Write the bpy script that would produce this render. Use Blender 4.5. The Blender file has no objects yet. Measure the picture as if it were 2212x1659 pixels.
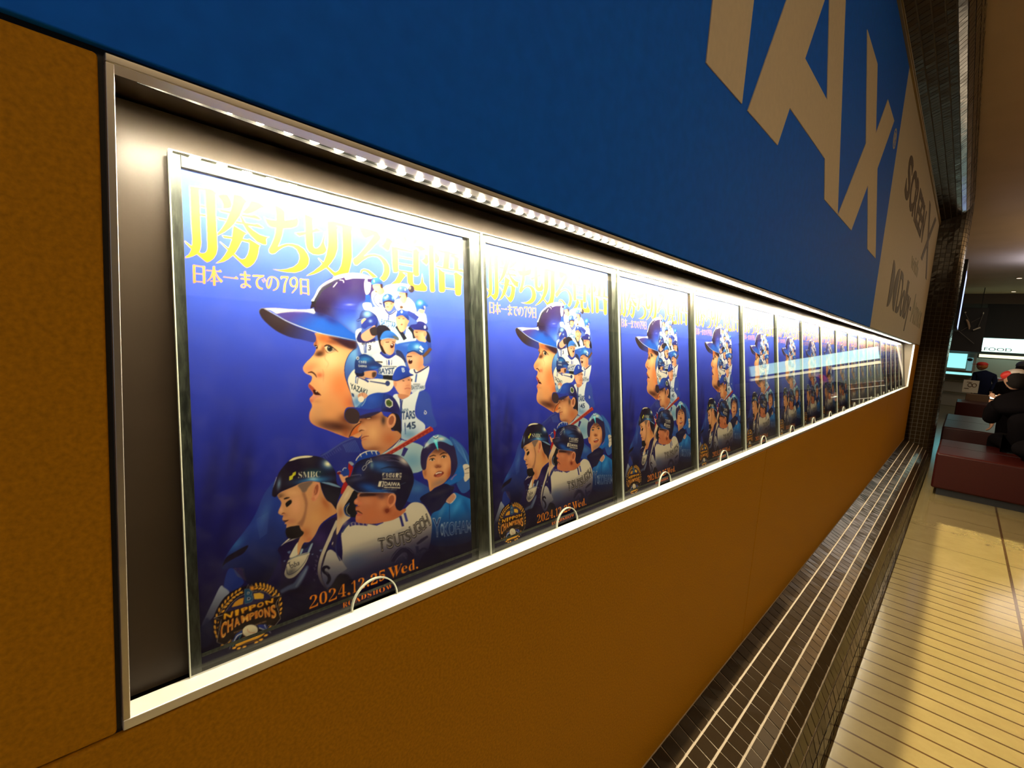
import bpy, bmesh, math, random
import numpy as np
from mathutils import Vector, Matrix

# ------------------------------------------------------------------ camera
FPX, CX, CY = 1015.0, 1106.0, 829.5          # focal length and centre in pixels of 2212 x 1659
S, H = 0.45, 3.0                             # one unit u = 0.45 m (camera to wall); floor at z = -3 u
def _n(v):
    v = np.array(v, float); return v/np.linalg.norm(v)
DY = _n([2085-CX, 782-CY, FPX])
_d = np.array([475-CX, 9936-CY, FPX]); DZ = -_n(_d-_d.dot(DY)*DY)
DX = np.cross(DY, DZ)
MC = np.stack([DX, DY, DZ], 1)               # world -> camera (x right, y down, z forward)
CAM = np.array([1.0, 0.0, 0.0])              # in u, camera height = 0
def W(x, y, z): return Vector((x*S, y*S, (z+H)*S))
def ray(px, py): return MC.T @ _n([px-CX, py-CY, FPX])
def on_x(px, py, x=0.0):
    r = ray(px, py); return CAM + (x-CAM[0])/r[0]*r

scene = bpy.context.scene
COL = scene.collection
cam = bpy.data.cameras.new('camera'); camo = bpy.data.objects.new('camera', cam); COL.objects.link(camo)
cam.sensor_width = 36.0; cam.lens = FPX/2212*36.0; cam.clip_start = 0.01; cam.clip_end = 200
_r, _u, _b = MC[0], -MC[1], -MC[2]
mw = Matrix.Identity(4)
for i in range(3):
    mw[i][0], mw[i][1], mw[i][2] = _r[i], _u[i], _b[i]
mw.translation = W(*CAM); camo.matrix_world = mw
scene.camera = camo

# ------------------------------------------------------------------ world, view, big lights
wd = bpy.data.worlds.new('world'); scene.world = wd; wd.use_nodes = True
wd.node_tree.nodes['Background'].inputs[0].default_value = (1.0, .75, .45, 1)
wd.node_tree.nodes['Background'].inputs[1].default_value = 0.02
scene.view_settings.view_transform = 'Standard'; scene.view_settings.look = 'None'
scene.view_settings.exposure = 0.0; scene.view_settings.gamma = 1.0
scene.view_settings.use_curve_mapping = False
try:
    scene.cycles.use_denoising = True
    scene.cycles.max_bounces = 8; scene.cycles.transparent_max_bounces = 32
    scene.cycles.sample_clamp_indirect = 6.0
except Exception: pass

def area(name, loc, size, size_y, power, color, rot=(0, 0, 0), spread=180):
    l = bpy.data.lights.new(name, 'AREA'); l.shape = 'RECTANGLE'; l.size = size*S; l.size_y = size_y*S
    l.energy = power; l.color = color; l.spread = math.radians(spread)
    o = bpy.data.objects.new(name, l); COL.objects.link(o); o.location = W(*loc); o.rotation_euler = rot
    return o
# ceiling lamps of the lobby (size = along x, size_y = along the wall)
area('lobby_ceiling_lamp', (5.5, 1.0, 4.5), 3.0, 8.0, 42, (1.0, .72, .40))
area('lobby_ceiling_lamp.001', (6.5, 13.0, 4.5), 3.0, 9.0, 30, (1.0, .70, .38))
area('lobby_ceiling_lamp.002', (5.0, 32.0, 4.5), 4.0, 12.0, 45, (1.0, .85, .62))
# fill lights added out of view to brighten the far ceiling, one of them bluish
area('ceiling_fill', (7.0, 24.0, 2.6), 3.0, 8.0, 110, (1.0, .78, .52), (math.pi, 0, 0))
area('ceiling_fill_blue', (3.6, 30.0, 3.5), 1.2, 2.2, 26, (.42, .52, 1.0), (math.pi, 0, 0))
# cool fill light added behind the camera to lift the blue sign
area('hall_cool_fill', (6.5, -5.3, 0.6), 5.0, 4.0, 11, (.46, .68, 1.0), (math.radians(90), 0, math.radians(28)))
# narrow-beam lights added above the view to give the walkway its sharp lit edge
for k_ in range(10):
    area('walkway_fill', (2.84, -4.0+1.25*k_, 4.2), 3.6, 1.25*math.cos(math.radians(28)), 7.0, (1.0, .86, .46), (math.radians(28), 0, 0), 1.2)

# ------------------------------------------------------------------ materials
def mat(name, col, rough=.5, metal=0.0, spec=.5, emit=None, estr=0.0, coat=0.0):
    m = bpy.data.materials.new(name); m.use_nodes = True
    p = m.node_tree.nodes['Principled BSDF']
    p.inputs['Base Color'].default_value = (*col, 1); p.inputs['Roughness'].default_value = rough
    p.inputs['Metallic'].default_value = metal; p.inputs['Specular IOR Level'].default_value = spec
    p.inputs['Coat Weight'].default_value = coat
    if emit:
        p.inputs['Emission Color'].default_value = (*emit, 1); p.inputs['Emission Strength'].default_value = estr
    return m
def speckle(m, scale, amount, dark=None, detail=4, bump=0.0, rough_var=0.0):
    """multiply the base colour by a fine noise"""
    nt = m.node_tree; p = nt.nodes['Principled BSDF']; c = tuple(p.inputs['Base Color'].default_value)
    tc = nt.nodes.new('ShaderNodeTexCoord'); nz = nt.nodes.new('ShaderNodeTexNoise')
    nz.inputs['Scale'].default_value = scale; nz.inputs['Detail'].default_value = detail
    nt.links.new(tc.outputs['Object'], nz.inputs['Vector'])
    rp = nt.nodes.new('ShaderNodeValToRGB')
    rp.color_ramp.elements[0].position = .3; rp.color_ramp.elements[1].position = .7
    lo = dark or tuple(v*(1-amount) for v in c[:3]); hi = tuple(min(1, v*(1+amount)) for v in c[:3])
    rp.color_ramp.elements[0].color = (*lo, 1); rp.color_ramp.elements[1].color = (*hi, 1)
    nt.links.new(nz.outputs['Fac'], rp.inputs['Fac']); nt.links.new(rp.outputs['Color'], p.inputs['Base Color'])
    if bump:
        b = nt.nodes.new('ShaderNodeBump'); b.inputs['Strength'].default_value = bump; b.inputs['Distance'].default_value = .002
        nt.links.new(nz.outputs['Fac'], b.inputs['Height']); nt.links.new(b.outputs['Normal'], p.inputs['Normal'])
    return m
M = {}
M['gold'] = speckle(mat('gold wall panel', (.43, .190, .0035), .6, 0, .1), 260, .18, bump=.15)
M['black'] = mat('black gap', (.008, .007, .008), .6)
M['blue'] = speckle(mat('blue sign print', (.003, .128, .78), .6, 0, .08), 40, .06)
M['cream'] = speckle(mat('cream lettering film', (.66, .56, .40), .6, 0, .2), 60, .03)
M['white_board'] = speckle(mat('off white board', (.60, .54, .42), .6, 0, .2), 40, .03)
M['ink'] = mat('dark brown lettering', (.045, .022, .012), .6)
M['ink_grey'] = mat('grey lettering', (.12, .10, .085), .6)
M['ink_pale'] = mat('pale grey lettering', (.36, .34, .24), .6)
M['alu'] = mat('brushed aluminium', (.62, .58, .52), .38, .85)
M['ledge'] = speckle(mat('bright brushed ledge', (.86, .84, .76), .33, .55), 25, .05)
M['back'] = speckle(mat('brown back panel', (.034, .0235, .015), .40, 0, .3), 14, .12)
M['board'] = speckle(mat('black backing board', (.012, .013, .012), .5), 90, .5)
M['edge'] = mat('scratched acrylic edge', (.045, .055, .042), .3, 0, .6)
M['rim'] = mat('polished acrylic rim', (.62, .64, .52), .25, 0, .6)
M['tile'] = mat('dark brown mosaic tile', (.022, .0125, .0045), .2, 0, .42)
M['grout_dark'] = mat('dark grout', (.06, .045, .03), .7)
M['grout'] = mat('tan grout', (.42, .34, .24), .7)
M['trim'] = mat('brass trim', (.36, .26, .10), .4, .7)
M['ceil'] = speckle(mat('tan ceiling', (.56, .39, .22), .75, 0, .2), 2.0, .05)
M['wall_dark'] = mat('dark lobby wall', (.05, .035, .025), .6)
M['leather'] = speckle(mat('red leather', (.036, .0040, .0024), .34, 0, .25), 120, .10, bump=.05)
M['flange'] = mat('black strip flange', (.003, .003, .003), .9, 0, .02)
M['dark'] = mat('near black paint', (.012, .011, .012), .5)

def scratches(m, lo, hi, rlo, rhi, stretch=(60, 60, 6)):
    nt = m.node_tree; p = nt.nodes['Principled BSDF']
    tc = nt.nodes.new('ShaderNodeTexCoord'); mp = nt.nodes.new('ShaderNodeMapping'); nz = nt.nodes.new('ShaderNodeTexNoise')
    mp.inputs['Scale'].default_value = stretch; mp.inputs['Rotation'].default_value = (.5, .2, .4)
    nz.inputs['Scale'].default_value = 4.0; nz.inputs['Detail'].default_value = 8; nz.inputs['Roughness'].default_value = .75
    rp = nt.nodes.new('ShaderNodeValToRGB'); rp.color_ramp.elements[0].position = .42; rp.color_ramp.elements[1].position = .72
    rp.color_ramp.elements[0].color = (*lo, 1); rp.color_ramp.elements[1].color = (*hi, 1)
    mr = nt.nodes.new('ShaderNodeMapRange'); mr.inputs['To Min'].default_value = rlo; mr.inputs['To Max'].default_value = rhi
    L = nt.links.new
    L(tc.outputs['Object'], mp.inputs['Vector']); L(mp.outputs['Vector'], nz.inputs['Vector'])
    L(nz.outputs['Fac'], rp.inputs['Fac']); L(rp.outputs['Color'], p.inputs['Base Color'])
    L(nz.outputs['Fac'], mr.inputs['Value']); L(mr.outputs['Result'], p.inputs['Roughness'])
scratches(M['edge'], (.004, .007, .0055), (.060, .072, .052), .2, .6)
M['end'] = mat('beige end panel', (.16, .125, .085), .5)

def acrylic():
    m = bpy.data.materials.new('clear acrylic'); m.use_nodes = True; nt = m.node_tree; nt.nodes.clear()
    out = nt.nodes.new('ShaderNodeOutputMaterial'); tr = nt.nodes.new('ShaderNodeBsdfTransparent')
    gl = nt.nodes.new('ShaderNodeBsdfGlossy'); gl.inputs['Roughness'].default_value = .03
    fr = nt.nodes.new('ShaderNodeFresnel'); fr.inputs['IOR'].default_value = 1.45
    df = nt.nodes.new('ShaderNodeBsdfDiffuse'); df.inputs['Color'].default_value = (.8, .8, .75, 1)
    tr.inputs['Color'].default_value = (.97, .98, .97, 1)
    tc = nt.nodes.new('ShaderNodeTexCoord'); nz = nt.nodes.new('ShaderNodeTexNoise'); nz.inputs['Scale'].default_value = 55; nz.inputs['Detail'].default_value = 6
    rp = nt.nodes.new('ShaderNodeMapRange'); rp.inputs['From Min'].default_value = .45; rp.inputs['From Max'].default_value = .85
    rp.inputs['To Min'].default_value = .002; rp.inputs['To Max'].default_value = .011
    m1 = nt.nodes.new('ShaderNodeMixShader'); m2 = nt.nodes.new('ShaderNodeMixShader'); L = nt.links.new
    L(tc.outputs['Object'], nz.inputs['Vector']); L(nz.outputs['Fac'], rp.inputs['Value']); L(rp.outputs['Result'], m1.inputs[0])
    L(tr.outputs[0], m1.inputs[1]); L(df.outputs[0], m1.inputs[2])
    ge = nt.nodes.new('ShaderNodeNewGeometry'); io = nt.nodes.new('ShaderNodeMapRange')   # same Fresnel from both sides of the sheet
    io.inputs['To Min'].default_value = 1.45; io.inputs['To Max'].default_value = 1/1.45
    L(ge.outputs['Backfacing'], io.inputs['Value']); L(io.outputs['Result'], fr.inputs['IOR'])
    L(fr.outputs[0], m2.inputs[0]); L(m1.outputs[0], m2.inputs[1]); L(gl.outputs[0], m2.inputs[2]); L(m2.outputs[0], out.inputs[0])
    return m
M['acrylic'] = acrylic()

# ------------------------------------------------------------------ mesh helpers (all coordinates in u)
class MB:
    def __init__(s): s.v = []; s.f = []
    def quad(s, a, b, c, d):
        i = len(s.v); s.v += [a, b, c, d]; s.f.append((i, i+1, i+2, i+3)); return s
    def box(s, x0, x1, y0, y1, z0, z1):
        i = len(s.v)
        s.v += [(x, y, z) for x in (x0, x1) for y in (y0, y1) for z in (z0, z1)]
        for q in ((0, 1, 3, 2), (4, 6, 7, 5), (0, 4, 5, 1), (2, 3, 7, 6), (0, 2, 6, 4), (1, 5, 7, 3)):
            s.f.append(tuple(i+k for k in q))
        return s
    def prism(s, pts, off):
        """pts: 3-D polygon, off: extrusion vector"""
        i = len(s.v); n = len(pts); s.v += [tuple(p) for p in pts] + [tuple(p[k]+off[k] for k in range(3)) for p in pts]
        s.f.append(tuple(range(i+n-1, i-1, -1))); s.f.append(tuple(range(i+n, i+2*n)))
        for k in range(n): s.f.append((i+k, i+(k+1) % n, i+n+(k+1) % n, i+n+k))
        return s
    def tube(s, pts, r, n=8):
        P = [Vector(p) for p in pts]; R = r if isinstance(r, (list, tuple)) else [r]*len(P); base = len(s.v)
        for k, p in enumerate(P):
            d = (P[min(k+1, len(P)-1)]-P[max(k-1, 0)]).normalized()
            a = d.cross(Vector((0, 0, 1)) if abs(d.z) < .9 else Vector((1, 0, 0))).normalized(); b = d.cross(a)
            for j in range(n):
                t = 2*math.pi*j/n; s.v.append(tuple(p+R[k]*(math.cos(t)*a+math.sin(t)*b)))
        for k in range(len(P)-1):
            for j in range(n):
                s.f.append((base+k*n+j, base+k*n+(j+1) % n, base+(k+1)*n+(j+1) % n, base+(k+1)*n+j))
        s.f.append(tuple(base+j for j in range(n-1, -1, -1))); s.f.append(tuple(base+(len(P)-1)*n+j for j in range(n)))
        return s
    def ball(s, c, r, nu=12, nv=8):
        rx, ry, rz = r if isinstance(r, (list, tuple)) else (r, r, r); b = len(s.v)
        for i in range(nv+1):
            t = math.pi*i/nv
            for j in range(nu):
                p = 2*math.pi*j/nu; s.v.append((c[0]+rx*math.sin(t)*math.cos(p), c[1]+ry*math.sin(t)*math.sin(p), c[2]+rz*math.cos(t)))
        for i in range(nv):
            for j in range(nu): s.f.append((b+i*nu+j, b+(i+1)*nu+j, b+(i+1)*nu+(j+1) % nu, b+i*nu+(j+1) % nu))
        return s
    def build(s, name, m, parent=None, bevel=0, smooth=False, world=True):
        me = bpy.data.meshes.new(name)
        pp = parent
        while pp is not None and '_o' not in pp: pp = pp.parent
        org = Vector(pp['_o']) if pp is not None else Vector((0, 0, 0))
        me.from_pydata([tuple(W(*v)-org) if world else tuple(v) for v in s.v], [], s.f); me.validate()
        bm = bmesh.new(); bm.from_mesh(me); bmesh.ops.remove_doubles(bm, verts=bm.verts, dist=1e-6)
        bmesh.ops.recalc_face_normals(bm, faces=bm.faces)
        if bevel:
            ed = [e for e in bm.edges if len(e.link_faces) == 2 and e.calc_face_angle(0) > .6]
            bmesh.ops.bevel(bm, geom=ed, offset=bevel*S, segments=3, profile=.5, affect='EDGES', clamp_overlap=True)
        bm.to_mesh(me); bm.free()
        if smooth or bevel:
            for p in me.polygons: p.use_smooth = True
            me.set_sharp_from_angle(angle=math.radians(40))
        me.materials.append(m)
        o = bpy.data.objects.new(name, me); COL.objects.link(o)
        if bevel: o.modifiers.new('weighted', 'WEIGHTED_NORMAL').keep_sharp = True
        if parent is not None: o.parent = parent
        return o
def tag(o, label=None, cat=None, group=None, kind=None):
    for k, v in (('label', label), ('category', cat), ('group', group), ('kind', kind)):
        if v: o[k] = v
    return o
def thing(name, loc, label, cat, group=None):
    o = bpy.data.objects.new(name, None); COL.objects.link(o); o.location = W(*loc); o['_o'] = tuple(W(*loc))
    o.empty_display_size = .05
    return tag(o, label, cat, group)
def struct(name, mb, m, **k): return tag(mb.build(name, m, **k), kind='structure')
def copy_tree(o, parent=None):
    c = o.copy(); COL.objects.link(c)
    if parent is not None: c.parent = parent
    for ch in list(o.children): copy_tree(ch, c)
    return c
# ------------------------------------------------------------------ the flyer's printed picture, painted shape by shape
# Shapes are noted in the measured frame of the first flyer and mapped onto its sheet, so the print is flat ink on paper.
AX0, AY0, AX1, AY1, ASC = 380, 335, 1045, 1452, 2
AW, AH = (AX1-AX0)*ASC, (AY1-AY0)*ASC
CV = np.zeros((AH, AW, 3), np.float32)
_gy, _gx = np.mgrid[0:AH, 0:AW].astype(np.float32)
_fx, _fy = _gx/ASC+AX0, _gy/ASC+AY0
TF = [0.0, 0.0, 1.0]; CLIP = [None]
def fr_(ox, oy, s): TF[:] = [ox, oy, s]
def _c(pts): return [((TF[0]+x/TF[2]-AX0)*ASC, (TF[1]+y/TF[2]-AY0)*ASC) for x, y in pts]
def _smooth(p, k=5):
    n = len(p); o = []
    for i in range(n):
        a, b, c, d = (np.array(p[(i+j) % n]) for j in (-1, 0, 1, 2))
        for t in np.linspace(0, 1, k, endpoint=False):
            o.append(tuple(.5*((2*b)+(-a+c)*t+(2*a-5*b+4*c-d)*t*t+(-a+3*b-3*c+d)*t**3)))
    return o
def _blur(m, r):
    for _ in range(2):
        k = max(1, int(r)); 
        for ax in (0, 1):
            p = np.pad(m, [(k+1, k) if a == ax else (0, 0) for a in (0, 1)], mode='edge'); cs = np.cumsum(p, axis=ax, dtype=np.float64)
            n = m.shape[ax]; w = 2*k+1
            m = ((cs[w:w+n]-cs[:n]) if ax == 0 else (cs[:, w:w+n]-cs[:, :n]))/w
    return m.astype(np.float32)
def _mask(polys, blur=0.0):
    """even-odd mask of canvas polygons -> (y0, y1, x0, x1, mask)"""
    xs = [x for p in polys for x, y in p]; ys = [y for p in polys for x, y in p]; pad = int(blur*2)+4
    x0, x1 = max(0, int(min(xs))-pad), min(AW, int(max(xs))+pad+1); y0, y1 = max(0, int(min(ys))-pad), min(AH, int(max(ys))+pad+1)
    if x1 <= x0 or y1 <= y0: return None
    h, w = y1-y0, x1-x0; m = np.zeros((h, w), np.float32)
    for p in polys:
        P = np.array(p); Q = np.roll(P, -1, 0); inside = np.zeros((h, w), np.int32)
        # scanline crossings
        for (ax, ay), (bx, by) in zip(P, Q):
            if ay == by: continue
            lo, hi = (ay, by) if ay < by else (by, ay)
            r0, r1 = max(y0, int(math.ceil(lo-.5))), min(y1-1, int(math.ceil(hi-.5))-1)
            if r1 < r0: continue
            rr = np.arange(r0, r1+1); xc = ax+(rr+.5-ay)*(bx-ax)/(by-ay)
            ix = np.clip(np.ceil(xc-.5-x0).astype(int), 0, w)
            ok = ix < w
            np.add.at(inside, (rr[ok]-y0, ix[ok]), 1)
        m = np.maximum(m, (np.cumsum(inside, axis=1) % 2).astype(np.float32))
    m = _blur(m, blur*ASC) if blur > 0 else _blur(m, 1)
    return y0, y1, x0, x1, m
def _paint(mk, col, alpha=1.0, grad=None):
    if mk is None: return
    y0, y1, x0, x1, m = mk; m = m*alpha
    if CLIP[0] is not None: m = m*CLIP[0][y0:y1, x0:x1]
    if grad is not None:
        (gx0, gy0), (gx1, gy1) = _c([grad[0], grad[1]]); d2 = (gx1-gx0)**2+(gy1-gy0)**2
        t = np.clip(((_gx[y0:y1, x0:x1]-gx0)*(gx1-gx0)+(_gy[y0:y1, x0:x1]-gy0)*(gy1-gy0))/d2, 0, 1)[..., None]
        c = np.array(col, np.float32)*(1-t)+np.array(grad[2], np.float32)*t
    else: c = np.array(col, np.float32)
    R = CV[y0:y1, x0:x1]; R[...] = R*(1-m[..., None])+c*m[..., None]
def P(pts, col, blur=0.0, alpha=1.0, sm=True, grad=None):
    q = _c(pts); q = _smooth(q) if sm else q; _paint(_mask([q], blur), col, alpha, grad)
def clip(pts=None, sm=True):
    if pts is None: CLIP[0] = None; return
    q = _c(pts); q = _smooth(q) if sm else q; mk = _mask([q]); C_ = np.zeros((AH, AW), np.float32)
    C_[mk[0]:mk[1], mk[2]:mk[3]] = mk[4]; CLIP[0] = C_
def BL(x, y, rx, ry, col, alpha=1.0, ang=0.0):
    """soft airbrush blob"""
    (cx, cy), = _c([(x, y)]); k = ASC/TF[2]; rx, ry = rx*k, ry*k; R = max(rx, ry)*2.2
    x0, x1, y0, y1 = max(0, int(cx-R)), min(AW, int(cx+R)), max(0, int(cy-R)), min(AH, int(cy+R))
    if x1 <= x0 or y1 <= y0: return
    dx, dy = _gx[y0:y1, x0:x1]-cx, _gy[y0:y1, x0:x1]-cy; a = math.radians(ang); u = dx*math.cos(a)+dy*math.sin(a); v = -dx*math.sin(a)+dy*math.cos(a)
    m = np.exp(-(u/rx)**2-(v/ry)**2); _paint((y0, y1, x0, x1, m), col, alpha)
def EL(x, y, rx, ry, col, ang=0.0, alpha=1.0, blur=0.0):
    a = math.radians(ang); P([(x+rx*math.cos(t)*math.cos(a)-ry*math.sin(t)*math.sin(a), y+rx*math.cos(t)*math.sin(a)+ry*math.sin(t)*math.cos(a)) for t in np.linspace(0, 6.283, 24, endpoint=False)], col, blur, alpha, False)
def LN(pts, w, col, alpha=1.0, blur=0.0, sm=True, grad=None):
    """brush stroke with varying width"""
    n0 = len(pts); ws = list(w) if isinstance(w, (list, tuple)) else [w]*n0
    if len(ws) != n0: ws = list(np.interp(np.linspace(0, 1, n0), np.linspace(0, 1, len(ws)), ws))
    p = np.array(pts, float)
    if sm and n0 > 2:
        q = []; qw = []
        for i in range(n0-1):
            a, b, c, d = p[max(i-1, 0)], p[i], p[i+1], p[min(i+2, n0-1)]
            for t in np.linspace(0, 1, 6, endpoint=False):
                q.append(.5*((2*b)+(-a+c)*t+(2*a-5*b+4*c-d)*t*t+(-a+3*b-3*c+d)*t**3)); qw.append(ws[i]*(1-t)+ws[i+1]*t)
        q.append(p[-1]); qw.append(ws[-1]); p = np.array(q); ws = qw
    d = np.gradient(p, axis=0); d /= np.linalg.norm(d, axis=1)[:, None]+1e-9; nn = np.stack([-d[:, 1], d[:, 0]], 1); h = np.array(ws)[:, None]/2
    polys = []
    for i in range(len(p)-1):
        polys.append(_c([tuple(p[i]+nn[i]*h[i]), tuple(p[i+1]+nn[i+1]*h[i+1]), tuple(p[i+1]-nn[i+1]*h[i+1]), tuple(p[i]-nn[i]*h[i])]))
    _paint(_mask(polys, blur), col, alpha, grad)
_glyph = {}
def _text(body, bold):
    k = (body, bold)
    if k not in _glyph:
        c = bpy.data.curves.new('t', 'FONT'); c.body = body; c.offset = bold; c.resolution_u = 3
        o = bpy.data.objects.new('t', c); COL.objects.link(o); bpy.context.view_layer.update()
        me = bpy.data.meshes.new_from_object(o); v = np.array([q.co[:2] for q in me.vertices]); f = [tuple(q.vertices) for q in me.polygons]
        bpy.data.objects.remove(o); bpy.data.curves.remove(c); bpy.data.meshes.remove(me)
        v = (v-v.min(0))/(v.max(0)-v.min(0)); _glyph[k] = (v, f)
    return _glyph[k]
def TX(body, quad, col, bold=0.0, alpha=1.0, grad=None):
    """text stretched over a quad: top left, top right, bottom right, bottom left"""
    v, f = _text(body, bold); tl, tr, br, bl = (np.array(q, float) for q in quad)
    u, t = v[:, :1], v[:, 1:]; p = (bl*(1-u)+br*u)*(1-t)+(tl*(1-u)+tr*u)*t; p = _c([tuple(q) for q in p])
    _paint(_mask([[p[i] for i in q] for q in f]), col, alpha, grad)
def PL(px, col, **k): P(px, col, sm=False, **k)

# --- background: blue falling to near black, folds of dark cloth lower left
_r = np.stack([(_fx-CX), (_fy-CY), np.full_like(_fx, FPX)], -1) @ MC
_t = (-.138-CAM[0])/(_r[..., 0]+.1356*_r[..., 2]); _v = (_t*_r[..., 2]+.737)
_keys = np.array([-.1, .05, .16, .30, .45, .62, .80, 1.2]); _cols = np.array([(13, 10, 32), (18, 13, 46), (26, 19, 76), (30, 32, 128), (40, 50, 166), (52, 68, 190), (64, 90, 204), (78, 110, 214)], float)
for _k in range(3): CV[..., _k] = np.interp(_v, _keys, _cols[:, _k])
fr_(380, 335, 1)
for x, y, a, b, g in ((75, 720, 14, 160, 8), (110, 800, 12, 150, 12), (150, 700, 10, 120, 6), (60, 900, 24, 160, 4), (125, 640, 9, 90, 10)): BL(x, y, a*1.6, b*.8, (20, 12, 40), .32, g)

# --- title
TO, TY = (243, 148, 40), (250, 205, 80)
def tt(pts): P(pts, TO, sm=False, grad=((GX0, GY0), (GX0, GY1), TY))
fr_(390, 400, 9.217); GX0, GY0, GY1 = 0, 1450, 500
for p in ([(180, 20), (375, 40), (385, 380), (400, 900), (415, 1150), (400, 1260), (370, 1330), (325, 1375), (250, 1415), (170, 1440), (95, 1450), (100, 1420), (150, 1390), (190, 1340), (215, 1270), (100, 1160), (75, 1110), (85, 1105), (215, 1205), (228, 1195), (235, 1060), (215, 800), (195, 400)],
          [(480, 50), (640, 90), (720, 150), (700, 200), (705, 560), (720, 900), (738, 1260), (715, 1370), (660, 1460), (590, 1515), (530, 1540), (490, 1515), (325, 1375), (370, 1330), (400, 1350), (440, 1358), (490, 1345), (525, 1300), (535, 1240), (530, 1000), (515, 600), (497, 350)],
          [(180, 20), (490, 62), (640, 95), (700, 190), (490, 110), (180, 65)], [(385, 390), (500, 408), (500, 460), (385, 435)], [(390, 568), (508, 585), (508, 632), (390, 612)],
          [(720, 200), (850, 175), (940, 190), (1000, 290), (1025, 380), (1010, 440), (960, 462), (840, 470), (850, 400), (810, 310)],
          [(1050, 180), (1200, 200), (1340, 330), (1290, 360), (1250, 440), (1210, 545), (1180, 610), (1110, 710), (1060, 780), (980, 860), (880, 935), (730, 1010), (735, 955), (800, 890), (870, 790), (920, 700), (965, 580), (1000, 490), (1030, 380)],
          [(1400, 300), (1560, 340), (1690, 440), (1600, 460), (1500, 520), (1420, 555), (1310, 580), (1210, 545), (1290, 480), (1350, 410)],
          [(740, 465), (1000, 520), (970, 570), (790, 530)], [(1210, 570), (1420, 600), (1475, 588), (1550, 625), (1605, 675), (1570, 692), (1440, 660), (1220, 620)],
          [(715, 630), (930, 680), (905, 715), (765, 690)], [(1110, 710), (1300, 748), (1470, 775), (1530, 765), (1610, 810), (1660, 850), (1620, 865), (1480, 830), (1350, 808), (1250, 780), (1090, 760)],
          [(1170, 600), (1220, 610), (1290, 740), (1350, 810), (1450, 900), (1580, 985), (1690, 1020), (1775, 1030), (1720, 1050), (1705, 1090), (1715, 1160), (1700, 1188), (1640, 1180), (1520, 1125), (1400, 1010), (1320, 910), (1250, 790), (1215, 720)],
          [(1055, 800), (1080, 815), (1330, 965), (1280, 985), (1240, 1065), (1340, 1085), (1365, 1068), (1590, 1205), (1565, 1235), (1550, 1350), (1520, 1460), (1460, 1560), (1390, 1620), (1320, 1648), (1280, 1625), (1040, 1395), (1075, 1365), (1180, 1460), (1235, 1478), (1290, 1455), (1340, 1370), (1370, 1260), (1370, 1150), (1220, 1110), (1170, 1210), (1100, 1330), (1040, 1400), (960, 1470), (860, 1525), (700, 1560), (710, 1545), (800, 1490), (880, 1390), (940, 1290), (775, 1130), (785, 1120), (955, 1255), (990, 1170), (1025, 1070), (865, 1050), (820, 995), (1025, 1030), (1040, 900)]): tt(p)
fr_(560, 430, 9.217); GY0, GY1 = 1500, 600
for p in ([(280, 100), (420, 160), (510, 240), (510, 425), (700, 395), (760, 365), (785, 430), (770, 510), (740, 550), (640, 580), (480, 590), (460, 720), (420, 840), (370, 950), (430, 920), (540, 885), (650, 885), (780, 920), (890, 990), (960, 1090), (995, 1190), (985, 1290), (930, 1370), (840, 1430), (720, 1465), (560, 1460), (390, 1430), (255, 1395), (400, 1408), (540, 1395), (680, 1350), (770, 1280), (805, 1190), (795, 1100), (750, 1010), (680, 955), (580, 930), (480, 960), (400, 1010), (310, 1085), (250, 1095), (200, 1065), (185, 1010), (240, 910), (290, 790), (320, 680), (330, 575), (230, 560), (180, 530), (130, 450), (85, 345), (140, 385), (240, 410), (335, 420), (330, 290), (310, 180)],
          [(890, 290), (1000, 330), (1080, 380), (1065, 430), (1070, 610), (1140, 570), (1255, 640), (1075, 668), (1080, 940), (1105, 975), (1160, 975), (1210, 930), (1250, 850), (1280, 740), (1300, 650), (1330, 660), (1310, 760), (1295, 860), (1310, 920), (1345, 1010), (1320, 1060), (1270, 1095), (1180, 1112), (1070, 1100), (990, 1050), (945, 980), (925, 880), (915, 710), (800, 745), (700, 672), (915, 648), (905, 480)],
          [(1345, 440), (1480, 490), (1580, 560), (1555, 600), (1560, 800), (1560, 1000), (1510, 1150), (1440, 1260), (1370, 1340), (1480, 1440), (1520, 1460), (1580, 1420), (1630, 1320), (1660, 1150), (1660, 900), (1640, 540), (1800, 560), (1860, 600), (1840, 640), (1845, 900), (1850, 1150), (1820, 1320), (1780, 1470), (1600, 1540), (1500, 1540), (1330, 1370), (1200, 1450), (1080, 1500), (935, 1530), (950, 1515), (1080, 1440), (1190, 1350), (1255, 1285), (1165, 1175), (1180, 1175), (1280, 1260), (1330, 1130), (1365, 950), (1370, 750), (1355, 560)],
          [(1345, 440), (1480, 440), (1860, 540), (1860, 600), (1640, 560), (1480, 520)]): tt(p)
fr_(780, 480, 9.217); GY0, GY1 = 1500, 700
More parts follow.
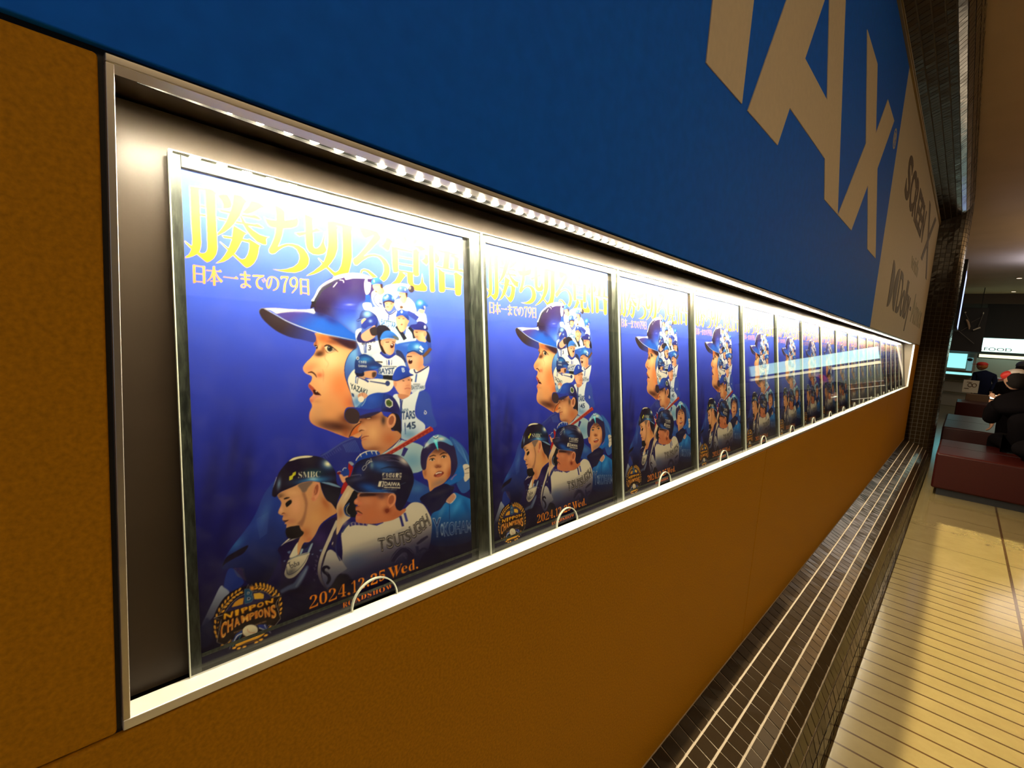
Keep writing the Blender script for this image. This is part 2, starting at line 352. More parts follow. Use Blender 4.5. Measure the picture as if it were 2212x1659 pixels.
for p in ([(400, 300), (380, 350), (200, 540), (50, 680), (150, 640), (270, 630), (400, 670), (500, 760), (560, 860), (575, 970), (555, 1060), (510, 1140), (450, 1185), (365, 1115), (420, 1060), (455, 970), (450, 860), (400, 760), (330, 695), (240, 675), (140, 700), (40, 760), (-20, 810), (-80, 860), (-130, 850), (-165, 780), (-155, 730), (-100, 690), (0, 590), (120, 440), (250, 260), (150, 300), (90, 325), (40, 300), (-20, 200), (-60, 90), (100, 120), (330, 190)],
          [(-30, 1040), (0, 950), (60, 925), (150, 950), (240, 1020), (330, 1100), (240, 1110), (200, 1075), (140, 1010), (80, 970), (30, 980), (15, 1030), (40, 1080), (-10, 1080)],
          [(500, 290), (570, 320), (640, 390), (600, 430), (560, 560), (520, 575), (370, 460), (430, 450), (480, 370)], [(620, 380), (1060, 465), (1200, 470), (1310, 545), (1180, 580), (1110, 520), (1060, 500), (640, 420)],
          [(600, 460), (680, 510), (740, 560), (745, 980), (700, 1005), (640, 1000), (622, 880)], [(640, 480), (1030, 575), (1030, 612), (730, 555), (690, 530)], [(1030, 560), (1100, 520), (1170, 600), (1150, 640), (1155, 1060), (1120, 1078), (1060, 1070), (1035, 1030)],
          [(740, 672), (1030, 722), (1030, 757), (740, 707)], [(740, 805), (1035, 858), (1035, 890), (740, 838)], [(745, 950), (1040, 998), (1040, 1030), (745, 985)],
          [(760, 985), (820, 995), (895, 1060), (850, 1110), (780, 1210), (740, 1235), (600, 1250), (560, 1260), (680, 1160), (740, 1050)],
          [(915, 1000), (1035, 1020), (1040, 1210), (1065, 1240), (1150, 1250), (1190, 1205), (1205, 1100), (1215, 1020), (1230, 1110), (1245, 1200), (1312, 1290), (1310, 1360), (1260, 1378), (1100, 1365), (1020, 1330), (960, 1250), (925, 1200)],
          [(640, 250), (720, 270), (780, 370), (700, 360)], [(820, 280), (900, 300), (930, 400), (860, 390)], [(1060, 330), (1150, 350), (1080, 440), (1000, 430)],
          [(1335, 440), (1450, 460), (1455, 800), (1465, 1300), (1475, 1370), (1440, 1395), (1390, 1390), (1370, 1340), (1360, 1000), (1345, 700)],
          [(1260, 620), (1340, 660), (1345, 800), (1300, 865), (1185, 755), (1240, 740), (1265, 690)], [(1460, 600), (1500, 600), (1560, 680), (1560, 760), (1500, 830), (1460, 790)],
          [(1490, 530), (1650, 575), (1900, 625), (1965, 660), (1900, 668), (1640, 615), (1510, 575)], [(1650, 560), (1780, 580), (1760, 760), (1745, 930), (1625, 910), (1640, 740)],
          [(1770, 650), (1840, 640), (1970, 730), (1940, 760), (1945, 960), (1845, 940), (1850, 730), (1770, 690)], [(1465, 850), (1620, 890), (1900, 945), (2000, 930), (2050, 970), (2045, 1005), (1900, 975), (1620, 925), (1490, 895)],
          [(1535, 905), (1630, 985), (1665, 1010), (1675, 1370), (1640, 1395), (1580, 1395), (1550, 1370), (1545, 1150)], [(1620, 985), (1840, 1022), (1890, 990), (2030, 1085), (2000, 1130), (1995, 1430), (1960, 1465), (1900, 1460), (1870, 1420), (1865, 1200), (1855, 1045), (1650, 1010)],
          [(1675, 1300), (1870, 1325), (1870, 1352), (1675, 1330)]): tt(p)
# --- line under the title
fr_(400, 560, 7.9); SO = (244, 150, 62)
def st(pts, w): LN(pts, w, SO)
for a in ([(150, 95), (158, 405)], [(318, 118), (328, 420)]): st(a, 42)
for a, w in (([(150, 107), (335, 132)], 20), ([(170, 242), (320, 256)], 15), ([(160, 377), (320, 391)], 15), ([(360, 188), (622, 214)], 17), ([(490, 120), (500, 450)], 40), ([(480, 200), (440, 310), (370, 380)], (30, 26, 8)), ([(508, 215), (560, 310), (628, 388)], (12, 28, 46)), ([(432, 371), (572, 377)], 14),
             ([(650, 300), (905, 334)], 15), ([(935, 262), (1112, 282)], 26), ([(948, 330), (1110, 347)], 24), ([(1018, 205), (1036, 440)], 32), ([(1040, 425), (1085, 450), (1120, 482)], 28), ([(1040, 430), (1000, 425), (958, 445), (965, 475), (1010, 482), (1035, 450)], 20),
             ([(1150, 283), (1345, 286)], 28), ([(1330, 292), (1245, 335), (1222, 400), (1250, 475), (1322, 508)], (14, 24, 32, 34, 26)), ([(1312, 342), (1345, 398)], 15), ([(1345, 322), (1375, 374)], 15),
             ([(1482, 300), (1465, 400), (1432, 486), (1402, 465), (1397, 390), (1432, 315), (1500, 302), (1570, 350), (1588, 430), (1560, 500), (1498, 533)], (12, 28, 30, 26, 24, 20, 18, 26, 30, 24, 12)),
             ([(1640, 345), (1638, 300)], 20), ([(1632, 303), (1760, 308)], 32), ([(1755, 310), (1705, 420), (1690, 570)], (20, 30, 42)),
             ([(1850, 312), (1805, 345), (1795, 400), (1820, 455), (1870, 462), (1905, 420), (1905, 360), (1880, 320), (1850, 312)], (22, 28, 30, 26, 20, 26, 30, 26, 22)), ([(1908, 390), (1900, 480), (1822, 578)], (28, 26, 14)),
             ([(1970, 330), (1980, 602)], 30), ([(2095, 345), (2105, 612)], 30), ([(1970, 342), (2110, 354)], 17), ([(1985, 460), (2095, 471)], 13), ([(1985, 572), (2095, 586)], 13)): st(a, w)
PL([(560, 204), (600, 178), (630, 222)], SO); PL([(835, 322), (870, 290), (910, 340)], SO)

# --- the big body behind everyone (lower left) and shoulder
fr_(430, 1050, 4.15)
body_ = [(560, 120), (610, 30), (690, -60), (800, -120), (830, 100), (790, 430), (760, 560), (700, 700), (640, 820), (560, 900), (430, 870), (380, 740), (300, 735), (205, 745), (235, 640), (300, 540), (370, 450), (460, 330), (520, 220)]
P(body_, (38, 60, 150), grad=((500, 350), (620, 850), (20, 16, 46))); clip(body_)
BL(330, 520, 90, 40, (46, 96, 170), .8, -40); BL(590, 250, 40, 110, (70, 110, 180), .55, 20); BL(650, 420, 60, 160, (34, 44, 110), .6)
for i in range(14): LN([(515+i*2, 300+i*13), (625-i*1, 235+i*14)], 3, (96, 136, 200), .5)
P([(240, 645), (330, 585), (440, 530), (400, 600), (320, 645), (230, 700), (205, 735)], (22, 12, 38)); clip()
P([(250, 770), (290, 735), (340, 770), (400, 870), (275, 950), (222, 905)], (28, 48, 132)); 
for i in range(9): LN([(300+i*5, 740+i*8), (400+i*3, 735+i*14)], 3, (150, 120, 60), .55)
P([(190, 900), (225, 910), (272, 955), (232, 1020), (180, 1100), (112, 1190), (55, 1235), (25, 1262), (30, 1230), (60, 1165), (120, 1040)], (150, 162, 186), grad=((200, 930), (70, 1220), (88, 94, 120)))
P([(5, 1300), (30, 1240), (70, 1180), (120, 1250), (110, 1400), (10, 1450)], (34, 44, 88), blur=2, alpha=.8)
fr_(640, 900, 10.37)
P([(540, 880), (700, 790), (920, 640), (1010, 575), (1200, 480), (1440, 350), (1470, 520), (1520, 700), (1720, 770), (1400, 1000), (1250, 1150), (1100, 1500), (950, 1500), (850, 1150)], (36, 42, 130))
P([(540, 880), (920, 640), (1010, 575), (1250, 470), (1300, 480), (1000, 620), (700, 830)], (62, 76, 150), blur=.6, alpha=.8)
for i in range(9): LN([(1040+i*33, 620-i*12), (1090+i*36, 700-i*5), (1130+i*38, 800)], 9, (92, 140, 200), .65)
for i in range(9): LN([(600+i*45, 890-i*26), (650+i*45, 960-i*26)], 8, (120, 140, 200), .5)

# --- large face in profile
fr_(640, 720, 7.2125)
FO = [(285, 0), (288, 110), (270, 180), (296, 205), (310, 245), (280, 320), (230, 380), (150, 460), (110, 520), (112, 572), (150, 622), (230, 660), (246, 690), (230, 750), (195, 790), (192, 835), (230, 885), (262, 935), (250, 970), (213, 1012), (215, 1050), (240, 1100), (245, 1145), (215, 1220), (206, 1310), (230, 1380), (310, 1440), (480, 1500), (650, 1568), (812, 1625), (845, 1600), (1040, 1500), (1050, 200), (940, 60), (600, 0)]
P(FO, (226, 158, 104)); clip(FO)
BL(520, 430, 260, 200, (250, 206, 152), .95); BL(300, 460, 110, 120, (236, 176, 122), .8); BL(430, 760, 120, 200, (222, 174, 122), .8)
BL(690, 800, 170, 260, (224, 124, 70), .8); BL(560, 1180, 200, 150, (216, 146, 92), .8); BL(330, 1250, 120, 140, (206, 150, 104), .8); BL(860, 1080, 120, 120, (206, 96, 52), .8)
BL(420, 70, 150, 80, (186, 92, 44), .95); BL(640, 110, 130, 60, (150, 74, 38), .9); BL(800, 170, 180, 60, (66, 30, 30), .95, 12); BL(560, 130, 110, 40, (120, 60, 34), .6)
BL(640, 1450, 300, 90, (70, 34, 26), .95, 8); BL(790, 1330, 130, 90, (96, 46, 30), .9); BL(770, 1560, 70, 90, (150, 70, 36), .6); BL(480, 1440, 120, 50, (90, 56, 52), .6, 15)
BL(370, 305, 75, 48, (84, 46, 26), .95); BL(420, 240, 40, 60, (120, 62, 34), .7); BL(345, 330, 60, 30, (70, 38, 24), .8); BL(300, 150, 34, 90, (120, 60, 36), .8)
LN([(300, 30), (345, 130), (340, 190), (300, 300)], (10, 22, 20, 8), (206, 126, 74), .8, .8)
BL(190, 560, 70, 60, (222, 136, 96), .8); BL(250, 510, 90, 60, (216, 132, 84), .5); BL(330, 580, 50, 50, (236, 168, 122), .8); BL(360, 650, 55, 40, (204, 104, 66), .9)
LN([(180, 615), (240, 605), (290, 640), (320, 690)], (10, 26, 22, 6), (48, 22, 18), .9, .5); LN([(410, 560), (425, 640), (420, 760)], (6, 14, 6), (170, 104, 70), .5, 1)
LN([(440, 330), (450, 400), (500, 470), (470, 540)], (8, 10, 8, 4), (176, 120, 80), .55, 1)
P([(193, 788), (240, 818), (310, 888), (386, 966), (330, 962), (268, 945), (230, 890), (190, 832)], (164, 68, 54)); P([(262, 880), (310, 895), (388, 968), (290, 955)], (52, 18, 14)); EL(312, 905, 14, 10, (220, 190, 170), 20)
P([(213, 1014), (255, 975), (330, 962), (388, 970), (310, 1010), (262, 1062), (236, 1075)], (214, 140, 114)); BL(228, 1050, 30, 30, (196, 92, 62), .8); BL(320, 1060, 80, 30, (190, 128, 88), .5)
P([(445, 195), (500, 186), (562, 220), (612, 266), (560, 290), (505, 302), (462, 262)], (206, 186, 150)); EL(524, 238, 44, 46, (30, 34, 46)); EL(526, 240, 22, 24, (10, 10, 14)); EL(510, 222, 8, 7, (220, 222, 225)); BL(580, 262, 40, 24, (120, 90, 70), .7)
LN([(438, 205), (470, 185), (515, 190), (570, 220), (655, 292)], (16, 26, 24, 16, 4), (40, 18, 14), 1); LN([(455, 260), (480, 295), (520, 305), (570, 290)], (8, 10, 6, 3), (70, 36, 24), .8); LN([(450, 185), (500, 170), (570, 205), (640, 265)], 6, (206, 140, 90), .7)
P([(284, 195), (320, 188), (334, 225), (312, 246)], (26, 20, 26)); EL(312, 206, 9, 7, (220, 220, 220)); LN([(268, 180), (330, 195)], 8, (40, 20, 16)); clip()
LN([(110, 520), (112, 572), (150, 622), (230, 660)], 6, (240, 170, 130), .6, .5); LN([(215, 1220), (206, 1310), (230, 1380), (310, 1440), (480, 1500), (650, 1568), (812, 1625)], 9, (234, 132, 74), .8, .4)
P([(838, 1605), (880, 1510), (960, 1430), (1060, 1380), (1060, 1500), (960, 1550)], (196, 100, 44)); LN([(822, 1620), (880, 1500), (960, 1420), (1060, 1370)], 14, (60, 26, 24))
EF = [(755, 640), (760, 480), (825, 325), (940, 218), (1080, 200), (1080, 1150), (912, 1145), (860, 960), (795, 780)]
P(EF, (84, 144, 212), grad=((900, 300), (800, 900), (44, 52, 140))); clip(EF); BL(930, 330, 90, 120, (112, 166, 222), .8); BL(980, 1050, 80, 120, (70, 130, 196), .8); clip(); LN([(912, 1140), (860, 960), (795, 780), (756, 640), (762, 480), (828, 322), (940, 220)], 9, (30, 34, 90))

# --- helmet of the large face
fr_(550, 580, 7.9)
CR = [(950, 690), (985, 560), (1010, 480), (1080, 370), (1110, 310), (1200, 230), (1330, 150), (1450, 105), (1600, 80), (1760, 80), (1900, 110), (2030, 170), (2120, 260), (2200, 420), (2230, 700), (2230, 1000), (2100, 1250), (1745, 1245), (1400, 1170), (1020, 760)]
P(CR, (46, 30, 84)); clip(CR)
BL(1700, 880, 420, 330, (44, 78, 196), .95); BL(1640, 1000, 240, 150, (76, 122, 208), .8, 25); BL(1800, 1000, 130, 130, (140, 180, 226), .75); BL(1560, 640, 200, 130, (46, 60, 178), .7); BL(1150, 640, 160, 220, (34, 18, 48), .9); BL(1250, 420, 200, 200, (44, 28, 74), .8); BL(1400, 960, 260, 60, (40, 40, 130), .7, 33); BL(1620, 615, 70, 18, (150, 150, 226), .7); BL(1000, 640, 60, 70, (30, 14, 26), .9)
P([(1330, 150), (1450, 100), (1600, 70), (1790, 78), (1930, 118), (2010, 170), (1880, 172), (1700, 165), (1560, 190), (1530, 150), (1430, 175)], (236, 232, 226), blur=.4); clip()
LN([(985, 565), (1050, 450), (1110, 340), (1230, 245), (1400, 165), (1520, 140)], (40, 34, 40, 46, 40, 16), (208, 214, 214)); LN([(1010, 560), (1080, 440), (1140, 360), (1300, 260), (1460, 190)], 12, (52, 58, 62)); LN([(1030, 590), (1100, 460), (1160, 370), (1320, 270)], 18, (44, 50, 48)); LN([(1120, 345), (1260, 240), (1400, 180)], 10, (60, 62, 66))
LN([(1340, 320), (1410, 235)], 14, (206, 206, 196)); LN([(1450, 195), (1510, 205), (1520, 245)], 11, (214, 212, 206)); EL(995, 545, 22, 26, (222, 226, 222)); P([(970, 560), (1030, 560), (1040, 600), (980, 600)], (24, 20, 26))
BT = [(110, 690), (180, 672), (350, 672), (600, 690), (820, 700), (950, 690), (1010, 660), (1040, 740), (1250, 800), (1450, 930), (1600, 1050), (1745, 1150), (1750, 1245), (1500, 1195), (1180, 1125), (900, 1035), (700, 960), (540, 885), (400, 795), (270, 712)]
P(BT, (66, 54, 132), grad=((700, 760), (900, 1060), (30, 88, 196))); clip(BT)
BL(1350, 1080, 300, 60, (36, 92, 196), .8, 12); BL(1150, 760, 120, 60, (34, 20, 56), .9); BL(1300, 860, 150, 70, (40, 32, 110), .7, 30)
P([(140, 680), (350, 668), (600, 688), (950, 688), (1025, 700), (1020, 770), (900, 745), (700, 735), (480, 752), (330, 775), (220, 712)], (206, 204, 196), blur=1.2, alpha=.95); BL(760, 720, 130, 30, (150, 140, 190), .6); clip()
UN = [(75, 740), (95, 695), (140, 678), (200, 702), (330, 782), (540, 902), (750, 1000), (1010, 1092), (1030, 1255), (800, 1212), (600, 1170), (400, 1082), (250, 972), (130, 852)]
P(UN, (46, 32, 40), grad=((500, 950), (900, 1180), (44, 50, 128))); LN([(170, 690), (330, 772), (540, 892), (800, 1000), (1100, 1098), (1400, 1162), (1745, 1235)], (6, 8, 10, 12, 12, 10, 8), (214, 214, 200)); LN([(75, 740), (95, 695), (140, 678), (190, 695)], 6, (150, 150, 150))
P([(1250, 1165), (1500, 1205), (1745, 1255), (1740, 1360), (1640, 1372), (1500, 1300), (1380, 1230)], (44, 20, 36), blur=2, alpha=.95)

# --- the players in the crowd above
W_, SK, NV_, BLU = (226, 226, 230), (226, 168, 132), (38, 36, 92), (40, 90, 196)
def face(p, c=SK, sh=None, dark=.55):
    P(p, c); clip(p); xs = [a for a, b in p]; ys = [b for a, b in p]; x0, x1, y0, y1 = min(xs), max(xs), min(ys), max(ys); w, h = x1-x0, y1-y0
    BL((x0+x1)/2, y0, w*.7, h*.18, (120, 66, 48), dark); BL(x0+w*(.85 if sh is None else sh), y0+h*.6, w*.25, h*.5, (190, 116, 82), .6); clip()
def jersey(p, c=W_, shade=(140, 160, 200)):
    P(p, c); clip(p); xs = [a for a, b in p]; ys = [b for a, b in p]; BL((min(xs)+max(xs))/2, max(ys), (max(xs)-min(xs))*.6, (max(ys)-min(ys))*.35, shade, .5); clip()
def cap(p, c=BLU, hl=None):
    P(p, c); clip(p); xs = [a for a, b in p]; ys = [b for a, b in p]; w, h = max(xs)-min(xs), max(ys)-min(ys)
    BL(min(xs)+w*.8, max(ys), w*.4, h*.5, (24, 30, 84), .7)
    if hl: BL(min(xs)+w*hl[0], min(ys)+h*hl[1], w*.2, h*.2, (150, 205, 244), .9)
    clip()
def eyes(a, b, w=9): LN([(a[0]-16, a[1]), (a[0]+16, a[1]+2)], w, (34, 22, 24)); LN([(b[0]-16, b[1]), (b[0]+16, b[1]+2)], w, (34, 22, 24))
fr_(700, 580, 7.9)
P([(560, 700), (700, 560), (900, 480), (1500, 500), (1800, 900), (1815, 1400), (1700, 1660), (700, 1660), (560, 1300)], (70, 96, 176), blur=3)
P([(1040, 300), (1300, 255), (1470, 290), (1470, 340), (1250, 360), (1080, 420)], W_); EL(1490, 350, 52, 62, (40, 30, 46)); EL(1465, 330, 22, 32, (120, 110, 100))
jersey([(820, 400), (1000, 330), (1260, 300), (1280, 420), (1200, 540), (1060, 690), (900, 655), (830, 570)]); LN([(930, 400), (850, 500), (880, 600), (980, 690)], 14, (40, 56, 130)); LN([(930, 530), (960, 530)], 12, (60, 50, 50)); LN([(940, 590), (990, 610)], 26, (40, 46, 100))
face([(835, 275), (950, 250), (1000, 320), (1035, 400), (960, 455), (885, 405), (850, 350)]); LN([(870, 390), (900, 400)], 18, (70, 44, 40)); P([(960, 250), (1000, 270), (1000, 340), (965, 320)], (40, 26, 28)); cap([(805, 262), (820, 190), (880, 153), (940, 165), (985, 225), (985, 262), (900, 262), (845, 275)], (46, 108, 216)); LN([(850, 190), (856, 235)], 16, (190, 215, 235))
P([(690, 230), (715, 170), (735, 175), (745, 230), (780, 235), (800, 270), (780, 400), (720, 445), (690, 340)], (232, 230, 226)); LN([(740, 240), (745, 330)], 6, (150, 140, 140)); PL([(708, 445), (782, 445), (792, 585), (704, 585)], (36, 80, 196)); P([(675, 590), (790, 590), (830, 680), (905, 720), (880, 820), (720, 730), (665, 650)], (228, 226, 226))
jersey([(1195, 570), (1290, 520), (1370, 590), (1420, 490), (1540, 600), (1565, 760), (1420, 720), (1260, 720)]); LN([(1300, 530), (1350, 590), (1400, 560), (1410, 480)], 10, (40, 40, 80)); face([(1275, 410), (1390, 400), (1420, 450), (1390, 560), (1335, 592), (1300, 500)]); EL(1300, 482, 16, 10, (60, 26, 24)); P([(1390, 405), (1425, 410), (1415, 500), (1395, 460)], (36, 24, 28)); cap([(1240, 385), (1268, 312), (1340, 293), (1412, 322), (1432, 405), (1380, 412), (1290, 402)], (72, 112, 220)); EL(1385, 360, 10, 22, (200, 215, 240)); EL(1305, 335, 16, 20, (130, 190, 240))
jersey([(1555, 770), (1620, 735), (1720, 770), (1748, 850), (1742, 940), (1590, 910)]); P([(1620, 700), (1690, 640), (1725, 650), (1715, 725), (1690, 770), (1620, 750)], SK); cap([(1560, 650), (1565, 565), (1620, 522), (1690, 540), (1768, 620), (1760, 650), (1700, 640), (1715, 705), (1640, 690), (1600, 700)], (34, 96, 192), (.35, .35)); LN([(1425, 745), (1510, 800), (1600, 860)], (60, 84, 80), (44, 58, 146)); EL(1320, 660, 30, 26, (96, 66, 50))
jersey([(840, 660), (1030, 690), (1120, 775), (1230, 715), (1280, 900), (1260, 1050), (1000, 1010), (940, 900), (880, 780)]); LN([(1040, 695), (1120, 785), (1225, 720)], 18, (40, 46, 110)); LN([(1105, 790), (1100, 880)], 18, (40, 60, 150)); LN([(1070, 800), (1080, 880)], 8, (40, 60, 150)); TX('BAYSTARS', [(975, 850), (1255, 930), (1250, 1040), (970, 960)], (52, 104, 170), .02); LN([(1030, 885), (1210, 920)], 12, (90, 110, 120))
face([(1005, 575), (1100, 548), (1195, 575), (1185, 640), (1135, 718), (1085, 722), (1030, 655)]); eyes((1065, 600), (1150, 602)); EL(1085, 655, 26, 9, (170, 80, 70)); P([(1000, 560), (1030, 570), (1045, 680), (1010, 640)], (30, 50, 120)); cap([(997, 575), (998, 490), (1040, 440), (1100, 428), (1160, 452), (1198, 520), (1195, 582), (1100, 545), (1030, 560)], (34, 84, 176), (.25, .45)); BL(1170, 500, 16, 30, (150, 200, 240), .8); TX('B', [(1065, 445), (1100, 445), (1100, 490), (1065, 490)], (200, 210, 225), .02); LN([(1010, 580), (1100, 552), (1195, 582)], 22, (40, 26, 50))
jersey([(545, 1060), (640, 1030), (580, 1180), (600, 1260), (860, 1240), (970, 1250), (1010, 1430), (820, 1520), (650, 1460), (600, 1330), (545, 1200)]); LN([(680, 1270), (690, 1440)], 12, (40, 66, 150)); LN([(715, 1270), (712, 1440)], 22, (40, 66, 150)); TX('3', [(755, 1310), (805, 1300), (800, 1400), (750, 1400)], (44, 44, 70), .02); TX('BAYS', [(640, 1270), (880, 1215), (880, 1255), (650, 1305)], (60, 60, 76), .02)
P([(555, 1190), (620, 1075), (650, 1200), (720, 1240), (870, 1190), (850, 1245), (700, 1270), (590, 1258)], NV_); P([(632, 1140), (700, 1075), (800, 1010), (900, 950), (890, 1130), (760, 1232), (662, 1222)], (226, 152, 124)); P([(780, 1035), (900, 995), (925, 1120), (820, 1145)], (46, 36, 40)); P([(905, 1000), (1010, 965), (1100, 1010), (1130, 1080), (1010, 1110), (965, 1270), (920, 1210)], (30, 24, 40))
P([(640, 870), (720, 850), (720, 930), (650, 955)], SK); cap([(553, 885), (600, 845), (620, 770), (660, 720), (760, 716), (850, 765), (900, 820), (918, 900), (900, 1010), (860, 965), (780, 930), (700, 848), (640, 880), (580, 907)], (34, 46, 118), (.5, .2)); P([(638, 960), (740, 850), (840, 815), (900, 860), (880, 955), (760, 990), (700, 1032), (650, 1012)], (34, 50, 142)); BL(790, 895, 30, 26, (160, 190, 230), .8); LN([(560, 890), (700, 848)], 8, (150, 190, 230), .8)
jersey([(1130, 1075), (1240, 1000), (1370, 1140), (1420, 990), (1540, 1085), (1565, 1230), (1400, 1270), (1250, 1300), (1185, 1190)], (196, 218, 226)); LN([(1240, 985), (1320, 1100), (1385, 1210)], 64, (28, 28, 48)); LN([(1450, 1000), (1520, 1090), (1545, 1190)], 52, (28, 28, 48)); LN([(1215, 1010), (1330, 1220)], 8, (120, 190, 200)); face([(1228, 835), (1330, 795), (1435, 880), (1425, 950), (1380, 1045), (1312, 1085), (1250, 985)]); eyes((1280, 850), (1355, 856)); EL(1325, 955, 20, 12, (180, 84, 72)); EL(1435, 890, 14, 36, (206, 140, 108)); cap([(1226, 825), (1250, 740), (1320, 698), (1390, 728), (1440, 800), (1442, 885), (1340, 800), (1260, 815)], (40, 76, 172)); EL(1325, 740, 18, 24, (200, 215, 235))
jersey([(1640, 1280), (1740, 1240), (1818, 1240), (1820, 1420), (1700, 1500), (1620, 1380)], (44, 66, 156), (30, 40, 110)); face([(1540, 1050), (1680, 1045), (1755, 1100), (1725, 1180), (1745, 1240), (1685, 1278), (1600, 1215), (1545, 1150)], sh=.2); LN([(1560, 1165), (1600, 1170)], 12, (150, 80, 66)); LN([(1560, 1085), (1600, 1090)], 12, (40, 24, 26)); EL(1722, 1120, 24, 40, (206, 138, 104)); P([(1745, 1060), (1800, 1130), (1818, 1260), (1745, 1225), (1755, 1130)], (30, 22, 40)); cap([(1463, 992), (1490, 960), (1580, 945), (1600, 905), (1680, 908), (1740, 955), (1768, 1050), (1640, 1048), (1550, 1044), (1500, 1014)], (38, 40, 122)); EL(1722, 1000, 20, 32, (170, 176, 200))
P([(1205, 1310), (1400, 1255), (1600, 1238), (1760, 1290), (1740, 1480), (1640, 1600), (1440, 1540), (1250, 1400)], (44, 86, 188)); BL(1450, 1300, 120, 30, (90, 140, 220), .6); LN([(1690, 1505), (1825, 1365)], 50, (98, 64, 42)); P([(1230, 1400), (1330, 1430), (1400, 1600), (1270, 1560)], (30, 32, 70), alpha=.8)
P([(930, 1240), (985, 1200), (1010, 1330), (1060, 1450), (990, 1430)], (40, 26, 28)); face([(968, 1235), (1080, 1185), (1225, 1212), (1205, 1300), (1195, 1400), (1150, 1475), (1060, 1445), (1000, 1335)]); EL(1162, 1318, 30, 44, (62, 24, 24), 20); EL(1160, 1300, 18, 10, (226, 216, 206), 20); LN([(1050, 1260), (1110, 1255)], 12, (50, 30, 28)); LN([(1160, 1250), (1210, 1260)], 12, (50, 30, 28)); EL(995, 1275, 26, 44, (214, 146, 112)); cap([(965, 1215), (970, 1150), (1020, 1080), (1100, 1058), (1180, 1088), (1262, 1172), (1268, 1222), (1200, 1200), (1080, 1188)], (50, 112, 206)); P([(1180, 1150), (1262, 1172), (1268, 1222), (1205, 1200)], (90, 90, 90)); LN([(970, 1215), (1080, 1186), (1200, 1198)], 7, (150, 200, 236))
fr_(700, 780, 7.9)
J8 = [(820, -80), (980, -150), (1090, -60), (1200, -110), (1330, -40), (1385, 60), (1380, 140), (1200, 340), (1000, 340), (930, 250), (920, 80)]
jersey(J8); LN([(960, -150), (1090, -60), (1215, -130)], 44, (40, 52, 150)); LN([(1105, -20), (1110, 70)], 26, (40, 66, 160)); LN([(1065, -20), (1075, 70)], 9, (40, 52, 120)); LN([(1155, -20), (1150, 70)], 9, (40, 52, 120)); LN([(890, 10), (1000, 20)], 26, (70, 60, 56)); TX('BAYST', [(925, 125), (1200, 110), (1190, 225), (925, 215)], (40, 62, 108), .03); LN([(1000, 90), (1240, 95)], 14, (90, 96, 104)); PL([(1000, 240), (1180, 245), (1180, 330), (1000, 325)], (26, 26, 34)); P([(900, 225), (1000, 240), (990, 330), (900, 310)], (30, 70, 170))
fr_(700, 580, 7.9)
face([(1408, 1480), (1540, 1415), (1665, 1480), (1695, 1560), (1685, 1660), (1650, 1750), (1560, 1800), (1480, 1740), (1440, 1650)]); EL(1472, 1590, 36, 40, (58, 22, 24), 20); EL(1480, 1560, 22, 9, (226, 216, 206), -20); LN([(1420, 1500), (1500, 1500)], 14, (40, 24, 24)); EL(1650, 1505, 24, 44, (210, 140, 106)); P([(1560, 1790), (1690, 1650), (1720, 1760), (1600, 1880)], (214, 150, 116)); cap([(1430, 1410), (1432, 1320), (1500, 1258), (1600, 1268), (1682, 1340), (1715, 1440), (1650, 1475), (1540, 1418)], (34, 102, 192), (.55, .35)); LN([(1635, 1330), (1690, 1390)], 40, (206, 214, 220)); LN([(1630, 1395), (1680, 1430)], 22, (206, 214, 220)); LN([(1420, 1440), (1540, 1405), (1660, 1480)], 16, (26, 40, 90))
fr_(700, 780, 7.9)
jersey([(1455, 160), (1530, 130), (1640, 190), (1720, 100), (1792, 90), (1785, 200), (1725, 400), (1705, 490), (1500, 540), (1450, 300)]); LN([(1535, 140), (1570, 200), (1680, 150), (1780, 85)], 22, (38, 40, 92)); LN([(1580, 220), (1560, 360)], 26, (50, 84, 160)); TX('BAYSTARS', [(1490, 410), (1715, 420), (1710, 470), (1490, 490)], (70, 84, 104), .02); LN([(1520, 395), (1640, 395)], 12, (120, 126, 130)); PL([(1476, 300), (1508, 305), (1505, 350), (1480, 345)], (60, 60, 70))
P([(1560, 760), (1600, 560), (1700, 500), (1810, 600), (1850, 860), (1920, 1110), (1720, 1110), (1600, 980)], (52, 78, 168), alpha=.8, blur=1); LN([(1715, 840), (1745, 870), (1740, 900), (1715, 900), (1712, 860)], 12, (226, 222, 216))
jersey([(410, 300), (520, 140), (590, 250), (700, 310), (900, 300), (1165, 335), (1185, 420), (1100, 520), (900, 555), (740, 600), (560, 780), (520, 760), (440, 480)], (224, 218, 206)); LN([(550, 250), (700, 320), (760, 355)], 30, (40, 50, 130)); LN([(780, 345), (1000, 380), (1100, 400)], (14, 22, 30), (40, 52, 110)); EL(1085, 380, 40, 46, (44, 56, 110)); TX('YAZAKI', [(445, 370), (745, 490), (720, 590), (450, 470)], (38, 54, 70), .02); PL([(465, 540), (510, 560), (515, 620), (480, 600)], (38, 60, 110)); LN([(545, 260), (540, 380)], 14, (40, 80, 170)); LN([(580, 290), (565, 390)], 10, (40, 40, 80)); BL(560, 700, 80, 100, (70, 130, 200), .8)
